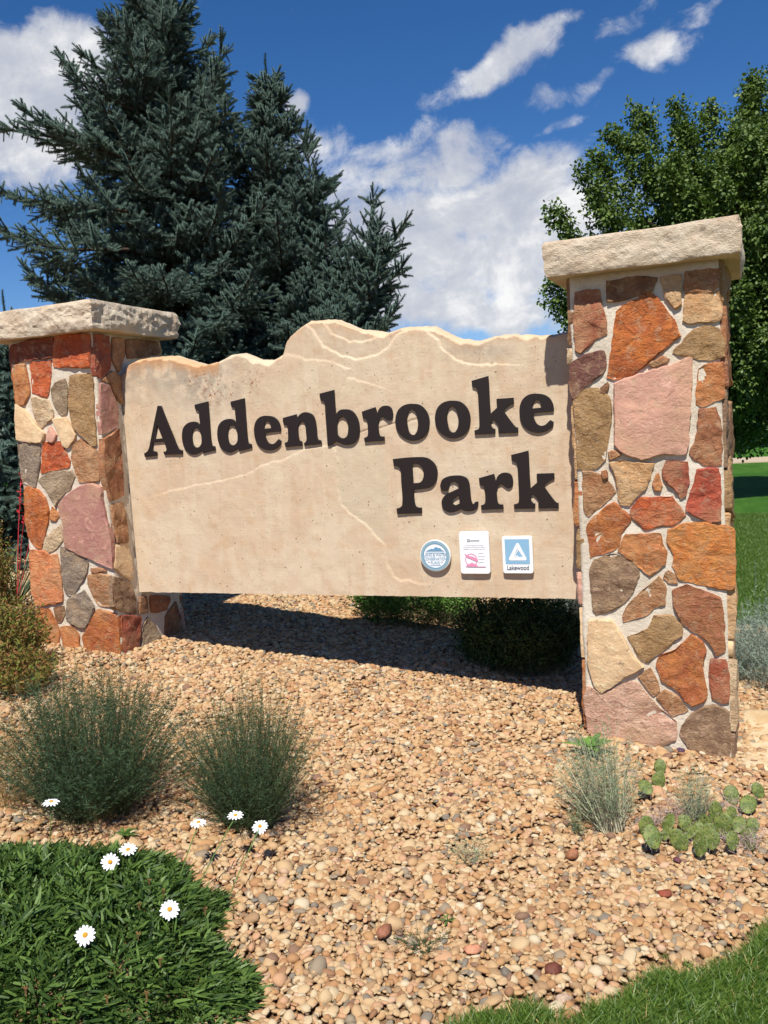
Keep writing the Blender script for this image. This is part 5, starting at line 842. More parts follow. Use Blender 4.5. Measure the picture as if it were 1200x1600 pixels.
def spruce(base, H, prof, label, seed, limbs=(), z0=.15, dens=1., whorl=.165, nb=7):
    rnd = random.Random(seed); root = empty('blue_spruce', base, label, 'spruce tree', 'blue spruces behind the sign'); B = Vector(base)
    tp = [(.03 * noise.noise(Vector((h, seed, 0))) * (h > 1), .03 * noise.noise(Vector((h, 0, seed))), h) for h in np.linspace(-.2, H, 16)]
    V, F = tube(tp, [.17 * (1 - i / 15) ** .8 + .012 for i in range(16)], 9); me_obj('trunk', V, F, M_bark, root, True)
    P, Dr, Sc = [], [], []; limbA = Acc()
    def sprig(p, d, s_): P.append(tuple(p)); Dr.append(tuple(d)); Sc.append(s_)
    def limb(path, full=1., twl=.42):
        n_ = len(path); tot = sum((path[i + 1] - path[i]).length for i in range(n_ - 1))
        V, F = tube(path, [.008 + .018 * tot / 2 * (1 - i / (n_ - 1)) for i in range(n_)], 4); limbA.add(V, F)
        acc_ = 0; sidek = rnd.random() < .5
        for i in range(n_ - 1):
            a_, b_ = path[i], path[i + 1]; seg = (b_ - a_); L = seg.length; d = seg.normalized(); acc_ += L; fr = acc_ / tot
            if fr > .35: sprig(a_, d + Vector((0, 0, .1)), 1.)
            if fr < .12: continue
            for _ in range(3):
                sidek = not sidek
                if rnd.random() > 1.2 * dens: continue
                rem = tot - acc_; tl = min(twl, .10 + .42 * rem) * rnd.uniform(.6, 1.15)
                sd = d.cross(Vector((0, 0, 1))).normalized() * (1 if sidek else -1)
                td = (d * rnd.uniform(.55, .9) + sd * rnd.uniform(.7, 1) + Vector((0, 0, rnd.uniform(-.55, .45)))).normalized()
                p = a_ + seg * rnd.random(); q = p.copy(); u_ = 0
                while u_ < tl:
                    sprig(q, td, rnd.uniform(.8, 1.1))
                    if u_ > .02:
                        for sg in (-1, 1):
                            if rnd.random() < .72:
                                s2 = td.cross(Vector((0, 0, 1))).normalized() * sg; dd = (td * .8 + s2 * .8 + Vector((0, 0, rnd.uniform(-.25, .3)))).normalized()
                                sprig(q, dd, rnd.uniform(.6, .95))
                    if rnd.random() < .45: sprig(q, td * .4 + Vector((0, 0, rnd.choice((-.9, .7, -.8)))), rnd.uniform(.5, .85))
                    q = q + td * .095; td = (td + Vector((0, 0, .06))).normalized(); u_ += .095
        sprig(path[-1], (path[-1] - path[-2]), 1.15); 
        for _ in range(3): sprig(path[-1], (path[-1] - path[-2]).normalized() + Vector((rnd.uniform(-.6, .6), rnd.uniform(-.6, .6), rnd.uniform(-.2, .6))), .9)
    h = H - .25; k = 0
    while h > z0:
        r_ = prof(1 - h / H) 
        for b_ in range(nb):
            an = 6.283 * (b_ + rnd.random() * .7) / nb + k * 1.1; L = r_ * rnd.choice((rnd.uniform(.5, .9), rnd.uniform(.8, 1.05), rnd.uniform(.9, 1.16)))
            
            rel = (h / H); el0 = -.06 + .75 * rel ** 2 + rnd.uniform(-.28, .34); n_ = max(3, int(L / .105)); p = Vector((0, 0, h + rnd.uniform(-.08, .08))); path = [p.copy()]
            for i in range(n_):
                t = i / n_; e_ = el0 - .18 * math.sin(t * 3.1) + .95 * t ** 3 * (.5 + .5 * rnd.random()); an += rnd.uniform(-.05, .05)
                p = p + Vector((math.cos(an) * math.cos(e_), math.sin(an) * math.cos(e_), math.sin(e_))) * (L / n_); path.append(p.copy())
            limb(path)
        h -= whorl * (1 + .25 * rnd.random()) * (.8 + .5 * (1 - h / H)); k += 1
    # leader
    q = H - .25
    while q < H + .12: sprig((0, 0, q), (rnd.uniform(-.1, .1), rnd.uniform(-.1, .1), 1), 1.); q += .08
    for path in limbs:
        pts = []
        for (a_, b_) in zip(path, path[1:]):
            a_, b_ = Vector(a_) - B, Vector(b_) - B; n_ = max(1, int((b_ - a_).length / .10))
            pts += [a_.lerp(b_, i / n_) + Vector((rnd.uniform(-.01, .01), rnd.uniform(-.01, .01), 0)) for i in range(n_)]
        pts.append(Vector(path[-1]) - B); limb(pts, twl=.5)
    limbA.link('limbs', M_bark, root)
    n_ = len(P); Dr = np.array(Dr); s_ = np.array(Sc)
    o = gn_inst('crown', np.array(P), eul(Dr, rng.uniform(0, .6, n_)), np.stack([s_ * 1.2, s_ * 1.3, s_ * 1.3], -1), rng.integers(0, 3, n_), sprigs, root); o['kind'] = 'stuff'
    print('spruce', n_); return root
LA_ = [[(-6.709, 9.09, 5.075), (-6.996, 8.764, 5.174), (-7.472, 8.363, 5.309), (-7.667, 8.175, 5.328), (-7.815, 8.07, 5.431)], [(-6.714, 8.984, 5.123), (-7.133, 8.609, 5.28), (-7.468, 8.38, 5.456), (-7.629, 8.328, 5.598)], [(-6.537, 8.654, 4.366), (-6.938, 8.165, 4.399), (-7.25, 7.822, 4.431), (-7.43, 7.646, 4.502)], [(-6.546, 8.605, 3.927), (-6.873, 7.92, 3.861), (-7.174, 7.587, 3.949), (-7.377, 7.411, 4.113)], [(-6.696, 9.158, 5.684), (-7.05, 8.917, 5.825), (-7.221, 8.758, 6.026), (-7.335, 8.733, 6.243)], [(-6.21, 9.309, 5.194), (-5.861, 9.386, 5.595), (-5.658, 9.394, 5.922), (-5.608, 9.455, 6.307)], [(-6.215, 9.284, 4.966), (-5.798, 9.377, 5.251), (-5.585, 9.379, 5.468), (-5.593, 9.399, 5.708)], [(-6.395, 9.366, 6.502), (-6.261, 9.452, 6.798), (-6.226, 9.493, 7.063)]]
prA = lambda t: 2.5 * (1 - (1 - t) ** 1.6) * (1 if t < .75 else 1 - .35 * (t - .75))
prB = lambda t: 1.75 * (1 - (1 - t) ** 2.0)
spruce((-6.78, 9.82, 0), 8.0, prA, 'largest blue spruce, rising out of the top of the picture behind the left pillar', 3, LA_)
L_ = [[(-5.6, 10.6, 2.5), (-4.6, 10.25, 3.25), (-4.2, 10.15, 3.7), (-4.15, 10.12, 4.0), (-4.08, 10.122, 4.45)],
      [(-5.6, 10.5, 2.7), (-4.6, 10.2, 3.3), (-4.0, 10.19, 3.75), (-3.72, 10.19, 4.12)],
      [(-5.6, 10.4, 2.1), (-4.7, 10.0, 2.5), (-4.1, 9.85, 2.75), (-3.75, 9.84, 3.1)],
      [(-5.6, 10.5, 2.3), (-4.8, 10.2, 2.9), (-4.2, 10.1, 3.2), (-3.72, 10.05, 3.6)],
      [(-5.6, 10.6, 3.6), (-5.15, 10.3, 4.2), (-4.98, 10.27, 4.8), (-4.97, 10.27, 5.38)],
      [(-5.6, 10.6, 3.4), (-5.1, 10.3, 4.0), (-4.92, 10.24, 4.5), (-4.88, 10.24, 4.85)],
      [(-5.6, 10.5, 2.9), (-4.9, 10.1, 3.2), (-4.5, 10.0, 3.5), (-4.4, 10.0, 3.8)],
      [(-5.7, 10.4, 2.6), (-5.0, 9.9, 2.9), (-4.6, 9.7, 3.0), (-4.3, 9.6, 3.1)],
      [(-5.6, 10.4, 2.3), (-4.9, 10.1, 2.9), (-4.4, 10.0, 3.1), (-4.2, 10.0, 3.5)],
      [(-5.6, 10.4, 2.9), (-4.9, 10.1, 3.4), (-4.6, 10.0, 3.6), (-4.5, 10.0, 3.95)], [(-5.6, 10.4, 2.4), (-4.7, 10.3, 2.6), (-4.2, 10.2, 2.9), (-4.0, 10.2, 3.1)],
      [(-5.5, 10.5, 2.6), (-5.0, 10.2, 3.0), (-4.7, 10.1, 3.2), (-4.3, 10.1, 3.3), (-4.0, 10.1, 3.75)], [(-5.3, 10.5, 2.2), (-4.9, 10.3, 2.6), (-4.5, 10.2, 2.8), (-4.2, 10.1, 3.3), (-4.15, 10.1, 3.9)],
      [(-5.5, 10.3, 2.2), (-5.0, 9.9, 2.4), (-4.5, 9.7, 2.5), (-4.2, 9.65, 2.9)], [(-5.3, 10.3, 3.1), (-4.9, 10.2, 3.5), (-4.75, 10.1, 3.9), (-4.7, 10.1, 4.3)],
      [(-4.9, 10.1, 3.0), (-4.35, 10.0, 3.3), (-4.05, 9.95, 3.7), (-3.95, 9.95, 4.1)], [(-5.0, 10.1, 2.9), (-4.3, 9.9, 3.0), (-4.0, 9.8, 3.35), (-3.92, 9.8, 3.75)],
      [(-5.7, 10.4, 1.9), (-5.0, 9.9, 2.2), (-4.6, 9.7, 2.4), (-4.2, 9.6, 2.7)]]
spruce((-6.9, 7.0, .35), 2.75, lambda t: 1.35 * (1 - (1 - t) ** 1.5), 'short olive green spruce at the left edge behind the left pillar', 12, nb=7)
spruce((-5.73, 10.73, -.05), 6.5, prB, 'smaller blue spruce with upswept right branches, standing right of the tall one', 5, L_, nb=5)


# ------------------------------------------------------------------ broadleaf trees
def leaf_cluster(i, n=13, size=.105, rad=.17):
    a = Acc(); rnd = random.Random(70 + i)
    for _ in range(n):
        d = Vector((rnd.gauss(0, 1), rnd.gauss(0, 1), rnd.gauss(.1, .8))).normalized(); p = d * rad * rnd.random() ** .6
        ax = (d + Vector((0, 0, -.5)) + Vector((rnd.uniform(-.5, .5),) * 3)).normalized(); sd = ax.cross(Vector((rnd.uniform(-1, 1), rnd.uniform(-1, 1), 1.3))).normalized(); s_ = size * rnd.uniform(.7, 1.2); w_ = s_ * .36
        nrm = ax.cross(sd) * s_ * .10
        a.add([p, p + ax * s_ * .35 + sd * w_ + nrm, p + ax * s_ * .75 + sd * w_ * .75, p + ax * s_, p + ax * s_ * .75 - sd * w_ * .75, p + ax * s_ * .35 - sd * w_ + nrm], [(0, 1, 2, 3), (0, 3, 4, 5)])
    me_ = bpy.data.meshes.new('leaf_cluster'); me_.from_pydata(a.V, [], a.F); me_.materials.append(M_leaf); return proto('leaf_cluster_form%d' % i, me_)
lcl = [leaf_cluster(i) for i in range(5)]
def broadleaf(base, crown_c, rx, rz_up, rz_dn, label, seed, group, nbough=150, per=70, name='broadleaf_tree', extra=(), lsc=1.):
    rnd = random.Random(seed); nr = np.random.default_rng(seed); root = empty(name, base, label, 'tree', group); B = Vector(base); C_ = Vector(crown_c) - B
    th = C_.z - rz_dn * .55
    path = [Vector((.12 * noise.noise(Vector((h, seed, 1))), .12 * noise.noise(Vector((h, 2, seed))), h)) for h in np.linspace(-.2, C_.z + rz_up * .55, 12)]
    V, F = tube(path, [.20 * rx / 4 * (1 - i / 12.5) + .03 for i in range(12)], 9); me_obj('trunk', V, F, M_bark, root, True)
    limbs = Acc(); P, Sc = [], []
    ends = []
    for i in range(nbough):
        an = i * 2.39996; v = 1 - 2 * (i + .5) / nbough; rr_ = math.sqrt(1 - v * v); f = rnd.uniform(.55, 1.0) * (1 + .16 * noise.noise(Vector((math.cos(an) * 1.5, math.sin(an) * 1.5, v * 2 + seed))))
        e_ = C_ + Vector((math.cos(an) * rr_ * rx, math.sin(an) * rr_ * rx, v * (rz_up if v > 0 else rz_dn))) * f; ends.append(e_)
    nmain = len(ends); ends += [Vector(e) - B for e in extra]
    for ie, e_ in enumerate(ends):
        h0 = max(th * .7, min(path[-1].z, e_.z - (Vector((e_.x, e_.y, 0)).length) * .75)); st = Vector((0, 0, h0)); mid_ = st.lerp(e_, .55) + Vector((0, 0, -.25))
        pts = [st.lerp(mid_, t).lerp(mid_.lerp(e_, t), t) for t in (0, .25, .5, .75, 1)]; V, F = tube(pts, [.055, .04, .028, .018, .008], 4); limbs.add(V, F)
        dv = (pts[-1] - pts[-2]).normalized(); k_ = int(per * rnd.uniform(.6, 1.2)) if ie < nmain else int(per * .80); t = nr.random(k_) ** .8
        axis = dv * .9 + Vector((0, 0, .55)); base_ = pts[-1] - axis * .45
        q = np.array(base_)[None] + np.array(axis)[None] * (t * 1.25)[:, None] + nr.normal(0, 1, (k_, 3)) * (.34 * (1.05 - .6 * t))[:, None] * rx / 4 * (1 if ie < nmain else 1.25)
        P.append(q); Sc.append(nr.uniform(.7, 1.15, k_) * lsc)
    limbs.link('limbs', M_bark, root)
    P = np.vstack(P); Sc = np.concatenate(Sc); n_ = len(P)
    o = gn_inst('crown', P, nr.uniform(0, 6.28, (n_, 3)) * np.array([.12, .12, 1]), np.stack([Sc] * 3, -1), nr.integers(0, 5, n_), lcl, root); o['kind'] = 'stuff'
    print('broadleaf', n_); return root

b1 = broadleaf((-.72, 19.95, -.25), (-0.02, 20.40, 4.55), 1.8, 1.75, 3.6, 'large leafy green broadleaf tree on the lawn behind the right pillar', 4, None, 220, 150, lsc=.80, extra=[(-3.03, 18.74, 3.75), (-3.09, 18.85, 5.03), (-3.19, 18.86, 3.49), (-2.53, 18.93, 5.70), (-2.30, 18.97, 5.17), (0.09, 20.74, 7.49), (0.07, 20.71, 7.29), (-1.65, 19.97, 6.94), (-2.02, 19.66, 6.54), (-1.09, 20.20, 6.97), (-0.60, 20.39, 6.87), (0.76, 20.95, 6.78), (-2.33, 19.49, 6.14), (1.05, 20.98, 5.96), (-1.65, 19.80, 6.39), (0.39, 20.71, 6.98), (-0.91, 20.11, 6.47)])
far_ = broadleaf((1.9, 46, -.25), (1.9, 46, 5.2), 4.4, 4.2, 4.0, 'young leafy tree with a bare thin trunk on the far lawn, right edge', 9, 'trees along the far side of the park', 90, 55, lsc=1.9)
k_ = 0
for (x_, y_, s_, l_) in ((-52, 64, 1.1, 'leafy tree far across the lawn, hidden beyond the spruces'), (9, 60, 1.3, 'leafy tree far across the lawn, right of the thin trunked one'), (22, 66, 1.5, 'leafy tree at the far right end of the distant row')):
    c_ = far_.copy(); COL.objects.link(c_); c_.location = (x_, y_, -.25); c_.scale = (s_,) * 3; c_.rotation_euler = (0, 0, k_); k_ += 1.3; c_['label'] = l_
    for ch in list(far_.children):
        d_ = ch.copy(); COL.objects.link(d_); d_.parent = c_


# ------------------------------------------------------------------ shrubs and small plants
def twiggy(name, base, label, cat, H, Rr, n, mstem, mleaf, leafL, leafW, lean=.5, step=.018, seed=1, group=None, upright=1.0, leafy=1., basew=.25, wd=.003, start=.15, flop=0.):
    """bush of many thin upright stems carrying small leaves"""
    rnd = random.Random(seed); random.seed(seed); root = empty(name, base, label, cat, group); st = Acc(); lf = Acc()
    for _ in range(n):
        an = rnd.uniform(0, 6.283); r0 = Rr * basew * math.sqrt(rnd.random()); tgt = Rr * math.sqrt(rnd.random()); h = H * (1 - .45 * (tgt / Rr) ** 2) * rnd.choice((rnd.uniform(.35, .9), rnd.uniform(.7, 1.0), rnd.uniform(.8, 1.18)))
        a2 = an + rnd.uniform(-.9, .9)
        b_ = Vector((math.cos(an) * r0, math.sin(an) * r0, -.01)); e_ = Vector((math.cos(a2) * tgt, math.sin(a2) * tgt, h)); mid_ = b_.lerp(e_, .5) + Vector((math.cos(a2), math.sin(a2), 0)) * tgt * .12 * (1 - upright) + Vector((0, 0, h * .06))
        pts = [b_.lerp(mid_, t).lerp(mid_.lerp(e_, t), t) for t in (0, .25, .5, .75, 1)]
        sd = Vector((rnd.uniform(-1, 1), rnd.uniform(-1, 1), 0)).normalized()
        V = []; 
        for i, p in enumerate(pts): ww = wd * (1 - .17 * i) * .5; V += [p - sd * ww, p + sd * ww]
        st.add(V, [(2 * i, 2 * i + 1, 2 * i + 3, 2 * i + 2) for i in range(4)])
        L = (e_ - b_).length; k = int(L / step)
        for j in range(k):
            t = (j + rnd.random()) / k
            if t < start or rnd.random() > leafy: continue
            i = min(3, int(t * 4)); p = pts[i].lerp(pts[i + 1], t * 4 - i); ax = (pts[i + 1] - pts[i]).normalized(); a3 = rnd.uniform(0, 6.283)
            d = ax * rnd.uniform(.2, 1.2) + Vector((math.cos(a3), math.sin(a3), rnd.uniform(-.4, .4)))
            lf.blade(p, d, leafL * rnd.uniform(.6, 1.25), leafW * rnd.uniform(.7, 1.3), (0, 0, -1), flop, 1, tipw=.3)
    s_ = st.link('stems', mstem, root); l_ = lf.link('foliage', mleaf, root); l_['kind'] = 'stuff'; s_['kind'] = 'stuff'
    return root

g_ = lambda x, y, dz=0: (x, y, gz(x, y) + dz)
twiggy('broom_bush', g_(-2.50, 2.76), 'dark green broom-like bush at the left edge, behind the white daisies', 'bush', .60, .44, 1050, M_broomstem, M_broom, .017, .0036, step=.010, seed=21, group='wispy green bushes in the gravel', basew=.35, wd=.0024)
twiggy('broom_bush', g_(-1.87, 2.93), 'wispy dark green bush standing alone in the gravel, right of the other one', 'bush', .55, .32, 900, M_broomstem, M_broom, .014, .0030, step=.010, seed=22, group='wispy green bushes in the gravel', basew=.30, wd=.0026)
twiggy('weed_clump', g_(-2.83, 2.62), 'thin yellowish weeds at the left picture edge beside the broom bush', 'weeds', .42, .22, 130, M_dry, M_rust, .012, .003, step=.016, seed=23, wd=.002)
rk = twiggy('grey_bush', g_(-.55, 3.52), 'pale grey green bush of straight stems in the gravel, left of the cactus', 'bush', .43, .20, 170, M_greystem, M_greygreen, .028, .0034, step=.012, seed=24, basew=.30, wd=.0042, start=.25)
rk.rotation_euler = (-.12, -.22, 0)
twiggy('grey_bush', g_(-.235, 3.70), 'small upright grey sprig bush growing out of the cactus clump', 'bush', .27, .085, 90, M_greystem, M_greygreen, .022, .003, step=.011, seed=25, basew=.4, wd=.003)
twiggy('grey_bush', g_(-.66, 3.42), 'tiny brownish grey seedling bush left of the grey green bush', 'bush', .11, .07, 45, M_broomstem, M_greygreen, .016, .003, step=.012, seed=26, wd=.002)
twiggy('grey_bush', g_(-1.0, 3.03), 'small low grey weed alone in the middle of the gravel', 'weed', .10, .11, 46, M_greystem, M_greygreen, .016, .003, step=.010, seed=27, wd=.002, upright=.4)
twiggy('low_weed', g_(-.98, 2.47), 'flat dark green weed creeping between the foreground pebbles', 'weed', .045, .10, 40, M_broomstem, M_broom, .012, .004, step=.008, seed=28, wd=.002)
twiggy('low_weed', g_(-1.42, 1.98), 'sparse small weed below the green mat, at the bottom edge', 'weed', .05, .08, 26, M_broomstem, M_greygreen, .012, .003, step=.009, seed=31, wd=.002)
twiggy('leafy_shrub', g_(-2.42, 6.4), 'bright green low shrub seen under the slab, left of the dark one', 'shrub', .42, .55, 1500, M_broomstem, M_juniper, .024, .014, step=.020, seed=32, basew=.8, wd=.003, start=.5, upright=1)
twiggy('leafy_shrub', g_(-1.42, 5.62), 'round dark shrub in the shade under the right end of the slab', 'shrub', .50, .46, 1500, M_broomstem, M_shaded, .022, .013, step=.017, seed=33, basew=.8, wd=.003, start=.2)
twiggy('silver_shrub', g_(-1.12, 6.75), 'silvery grey shrub under the slab, against the right pillar', 'shrub', .46, .42, 700, M_silver, M_silver, .020, .005, step=.010, seed=34, basew=.8, wd=.003, start=.4)
twiggy('silver_shrub', g_(.22, 6.05), 'silvery grey mounded shrub right of the right pillar', 'shrub', .50, .50, 1000, M_silver, M_silver, .020, .005, step=.010, seed=35, basew=.8, wd=.003, start=.4)
twiggy('silver_stalk', g_(.02, 6.3), 'tall thin silvery flower stalk leaning over the grey shrub', 'plant', .95, .10, 7, M_silver, M_silver, .020, .006, step=.012, seed=36, basew=.3, wd=.005, start=.3)
rust_s = [((-4.2, 3.98), .42, .30, 36, 'rusty brown and green low bush at the foot of the left pillar'), ((-3.88, 3.68), .24, .30, 37, 'low rusty brown bush spreading over the gravel, nearest the two broom bushes'), ((-5.0, 4.5), .85, .34, 38, 'taller olive green bush at the left picture edge beside the left pillar')]
for (x_, y_), h_, r_, sd_, lb_ in rust_s:
    twiggy('rusty_bush', g_(x_, y_), lb_, 'bush', h_, r_, 520, M_broomstem, M_rust, .026, .013, step=.016, seed=sd_, group='rusty bushes round the left pillar', basew=.7, wd=.0025, start=.3)

# leafy mat with white daisies
random.seed(51); mat_root = empty('daisy_plant', (-2.02, 1.90, gz(-2.02, 1.90)), 'dense mat of narrow green leaves with white daisies, bottom left corner', 'flower bed plant'); MB = Vector(mat_root.location)
def mz(x, y):   # height of the mat's mound above its foot, 0 outside
    an = math.atan2(y - 1.90, x + 2.02); q = math.hypot((x + 2.04) / .62, (y - 1.92) / .54) / (1 + .06 * math.sin(an * 5 + 1) + .04 * math.sin(an * 9) + .10 * fbm(x, y, 4, 7, 3)); return .195 * max(0, 1 - q ** 3.2), q
mp_ = Acc(); NN = 30
V = [(0, 0, .09)]; 
for j in range(1, 9):
    for i in range(36):
        a_ = 2 * math.pi * i / 36; x_, y_ = -2.02 + math.cos(a_) * .60 * j / 8 * .93, 1.90 + math.sin(a_) * .50 * j / 8 * .93; V.append((x_ - MB.x, y_ - MB.y, mz(x_, y_)[0] * .62 + gz(x_, y_) - MB.z - .01))
F = [(0, 1 + i, 1 + (i + 1) % 36) for i in range(36)] + [(1 + j * 36 + i, 1 + (j + 1) * 36 + i, 1 + (j + 1) * 36 + (i + 1) % 36, 1 + j * 36 + (i + 1) % 36) for j in range(7) for i in range(36)]
me_obj('root_mound', V, F, M_soil, mat_root, True)
lv = Acc(); cnt = 0
while cnt < 32000:
    x_, y_ = -2.02 + random.uniform(-.7, .7), 1.90 + random.uniform(-.6, .6); h_, q_ = mz(x_, y_)
    if q_ > 1.02: continue
    if x_ < -2.02 - .55 or y_ < 1.35: pass
    cnt += 1; gx_, gy_ = (x_ + 2.02) / .6, (y_ - 1.9) / .5; out_ = Vector((gx_, gy_, 0)) * (.15 + .85 * q_ ** 3); a_ = random.uniform(0, 6.28)
    cl = Vector((fbm(x_, y_, 1, 9, 2), fbm(x_, y_, 7, 9, 2), 0)) * 1.3
    d_ = Vector((math.cos(a_) * .75, math.sin(a_) * .75, random.uniform(.6, 1.5) - .45 * q_)) + out_ + cl
    L_ = random.choice((random.uniform(.022, .04), random.uniform(.034, .06), random.uniform(.03, .05))); z_ = h_ * random.uniform(.5, 1.08) + .030 * fbm(x_, y_, 3, 11, 3) - .010
    lv.blade((x_ - MB.x, y_ - MB.y, gz(x_, y_) - MB.z + max(0, z_)), d_, L_, random.uniform(.0045, .0085), (d_.x, d_.y, -.5), .22, 3, tipw=.12, mid=1.15)
o = lv.link('leaves', M_mat, mat_root); o['kind'] = 'stuff'
def petals(n, Rf, cup):
    a = Acc(); ph = random.uniform(0, 1)
    for i in range(n):
        an = 2 * math.pi * (i + random.uniform(-.12, .12)) / n + ph; d = Vector((math.cos(an), math.sin(an), 0)); s_ = Vector((-d.y, d.x, 0)); L = Rf * random.uniform(.9, 1.06); w_ = Rf * .125; c_ = cup + random.uniform(-.06, .06)
        pr = [(.16, .45), (.40, .85), (.65, 1.08), (.86, .95), (1., .35)]; V = []
        for t, ww in pr: p = d * L * t + Vector((0, 0, L * (c_ * t - .22 * t * t))); V += [p - s_ * w_ * ww + Vector((0, 0, .0012)), p, p + s_ * w_ * ww + Vector((0, 0, .0012))]
        a.add(V, [(3 * k, 3 * k + 1, 3 * k + 4, 3 * k + 3) for k in range(4)] + [(3 * k + 1, 3 * k + 2, 3 * k + 5, 3 * k + 4) for k in range(4)])
    return a
FLOWERS = [((-2.294, 2.315, 0.465), 0.2), ((-1.821, 2.509, 0.357), 0.15), ((-1.732, 2.61, 0.348), 0.2), ((-1.655, 2.644, 0.301), 0.55), ((-1.921, 2.25, 0.368), 0.35), ((-1.924, 2.164, 0.368), 0.75), ((-1.609, 2.04, 0.326), 0.8), ((-1.723, 1.813, 0.358), 0.8)]
for i, (p_, face) in enumerate(FLOWERS):
    p_ = Vector(p_); ft = Vector((max(-2.55, min(-1.5, p_.x + random.uniform(-.03, .03))), min(2.36, p_.y - .02), 0)); ft.z = gz(ft.x, ft.y) + mz(ft.x, ft.y)[0] * .5
    toc = (Vector((0, 0, EYE)) - p_).normalized(); nrm = (Vector((0, 0, 1)) * (1.15 - face) + toc * face + Vector((random.uniform(-.12, .12), random.uniform(-.12, .12), 0))).normalized()
    mid_ = (ft + p_) / 2 + Vector((.01, -.005, .02)); V, F = tube([ft - MB, mid_ - MB, p_ - MB - nrm * .004], [.0020, .0018, .0022], 5); stem = me_obj('flower', V, F, M_stem, mat_root); stem['label'] = 'white daisy with a yellow centre on its stalk'
    qn = nrm.to_track_quat('Z', 'Y'); pe = petals(random.randint(13, 17), .0295, random.choice((.02, .10, .22))).link('petals', M_petal, stem); pe.location = p_ - MB; pe.rotation_euler = qn.to_euler()
    bm = bmesh.new(); bmesh.ops.create_uvsphere(bm, u_segments=12, v_segments=8, radius=.0075)
    for v in bm.verts: v.co.z = v.co.z * .5 + .002; v.co *= 1 + .10 * noise.noise(v.co * 900)
    me = bpy.data.meshes.new('flower_disk'); bm.to_mesh(me); bm.free(); me.materials.append(M_disk); dk = link('flower_disk', me, stem, p_ - MB); dk.rotation_euler = qn.to_euler()
SEEDS = [(-1.644, 2.324, 0.316), (-1.775, 2.163, 0.327), (-1.699, 2.132, 0.321), (-2.042, 2.137, 0.355), (-1.968, 2.102, 0.348), (-1.719, 2.039, 0.323), (-1.768, 1.951, 0.328), (-1.531, 2.105, 0.304), (-1.458, 2.148, 0.296), (-1.458, 1.727, 0.295), (-1.536, 1.67, 0.305), (-1.745, 1.611, 0.324), (-1.631, 1.918, 0.313), (-1.507, 1.851, 0.301), (-1.934, 1.936, 0.344), (-1.537, 2.276, 0.303)]
for p_ in SEEDS:
    p_ = Vector(p_); a = Acc(); n0 = 0
    for k in range(11):
        an = k * 2.4; d = Vector((math.cos(an), math.sin(an), random.uniform(.3, 1.4))); a.blade(p_ - MB, d, random.uniform(.007, .014), .0035, seg=1, tipw=.4)
    V, F = tube([p_ - MB - Vector((0, 0, .02)), p_ - MB + Vector((0, 0, .004))], [.0016, .0035], 5); a.add(V, F)
    a.link('seed_head', M_diskd, mat_root)
# small leafy rosettes
def rosette(base, label, n, L, wd, m, sd, up=.8):
    random.seed(sd); a = Acc()
    for i in range(n):
        an = i * 2.4; u_ = up * random.uniform(.5, 1.3); a.blade((0, 0, .004 * i * L * 3), (math.cos(an), math.sin(an), u_), L * random.uniform(.7, 1.15), wd, (math.cos(an), math.sin(an), -1.), .35, 4, side=(-math.sin(an), math.cos(an), 0), tipw=.05, mid=1.3)
    r0 = empty('leafy_weed', base, label, 'weed'); a.link('leaves', m, r0); V, F = tube([(0, 0, -.01), (0, 0, L * .7)], [.003, .002], 5); me_obj('stem', V, F, M_stem, r0)
rosette(g_(-1.40, 2.07), 'bright green leafy weed at the right foot of the daisy mat', 22, .060, .014, M_mat, 61)
rosette(g_(-.735, 4.22, .03), 'broad leaved green weed at the left foot of the right pillar', 12, .11, .030, M_juniper, 62, 1.2)
rosette(g_(-.95, 2.62), 'tiny green weed seedling in the foreground gravel', 9, .028, .006, M_mat, 63)
rosette(g_(-2.25, 2.62), 'green leafy sprout between the daisy mat and the left bush', 12, .05, .010, M_mat, 64)
# red yucca behind the left pillar
yr = empty('red_flowering_plant', g_(-5.25, 5.15), 'narrow leaved plant with red flower stalks at the left edge, beside the left pillar', 'plant'); a = Acc(); random.seed(71)
for i in range(70): an = random.uniform(0, 6.28); a.blade((0, 0, 0), (math.cos(an) * .6, math.sin(an) * .6, 1), random.uniform(.4, .75), .012, (math.cos(an), math.sin(an), -.6), .3, 3)
a.link('leaves', M_greygreen, yr)
for an, ln in ((.4, 1.0), (-.5, .95), (1.6, 1.05)):
    a = Acc(); tipp = Vector((math.cos(an) * .38, math.sin(an) * .2, ln * 1.0)); V, F = tube([(0, 0, 0), tipp * .5 + Vector((0, 0, .06)), tipp], [.004, .003, .002], 5); st_ = me_obj('flower_stalk', V, F, M_redfl, yr)
    for k in range(34):
        t = .62 + .38 * k / 34; p = tipp * t + Vector((0, 0, .06 * 4 * t * (1 - t))); a.blade(p, (random.uniform(-1, 1), random.uniform(-1, 1), .5), .030, .010, seg=2)
    a.link('blossoms', M_redfl, st_)

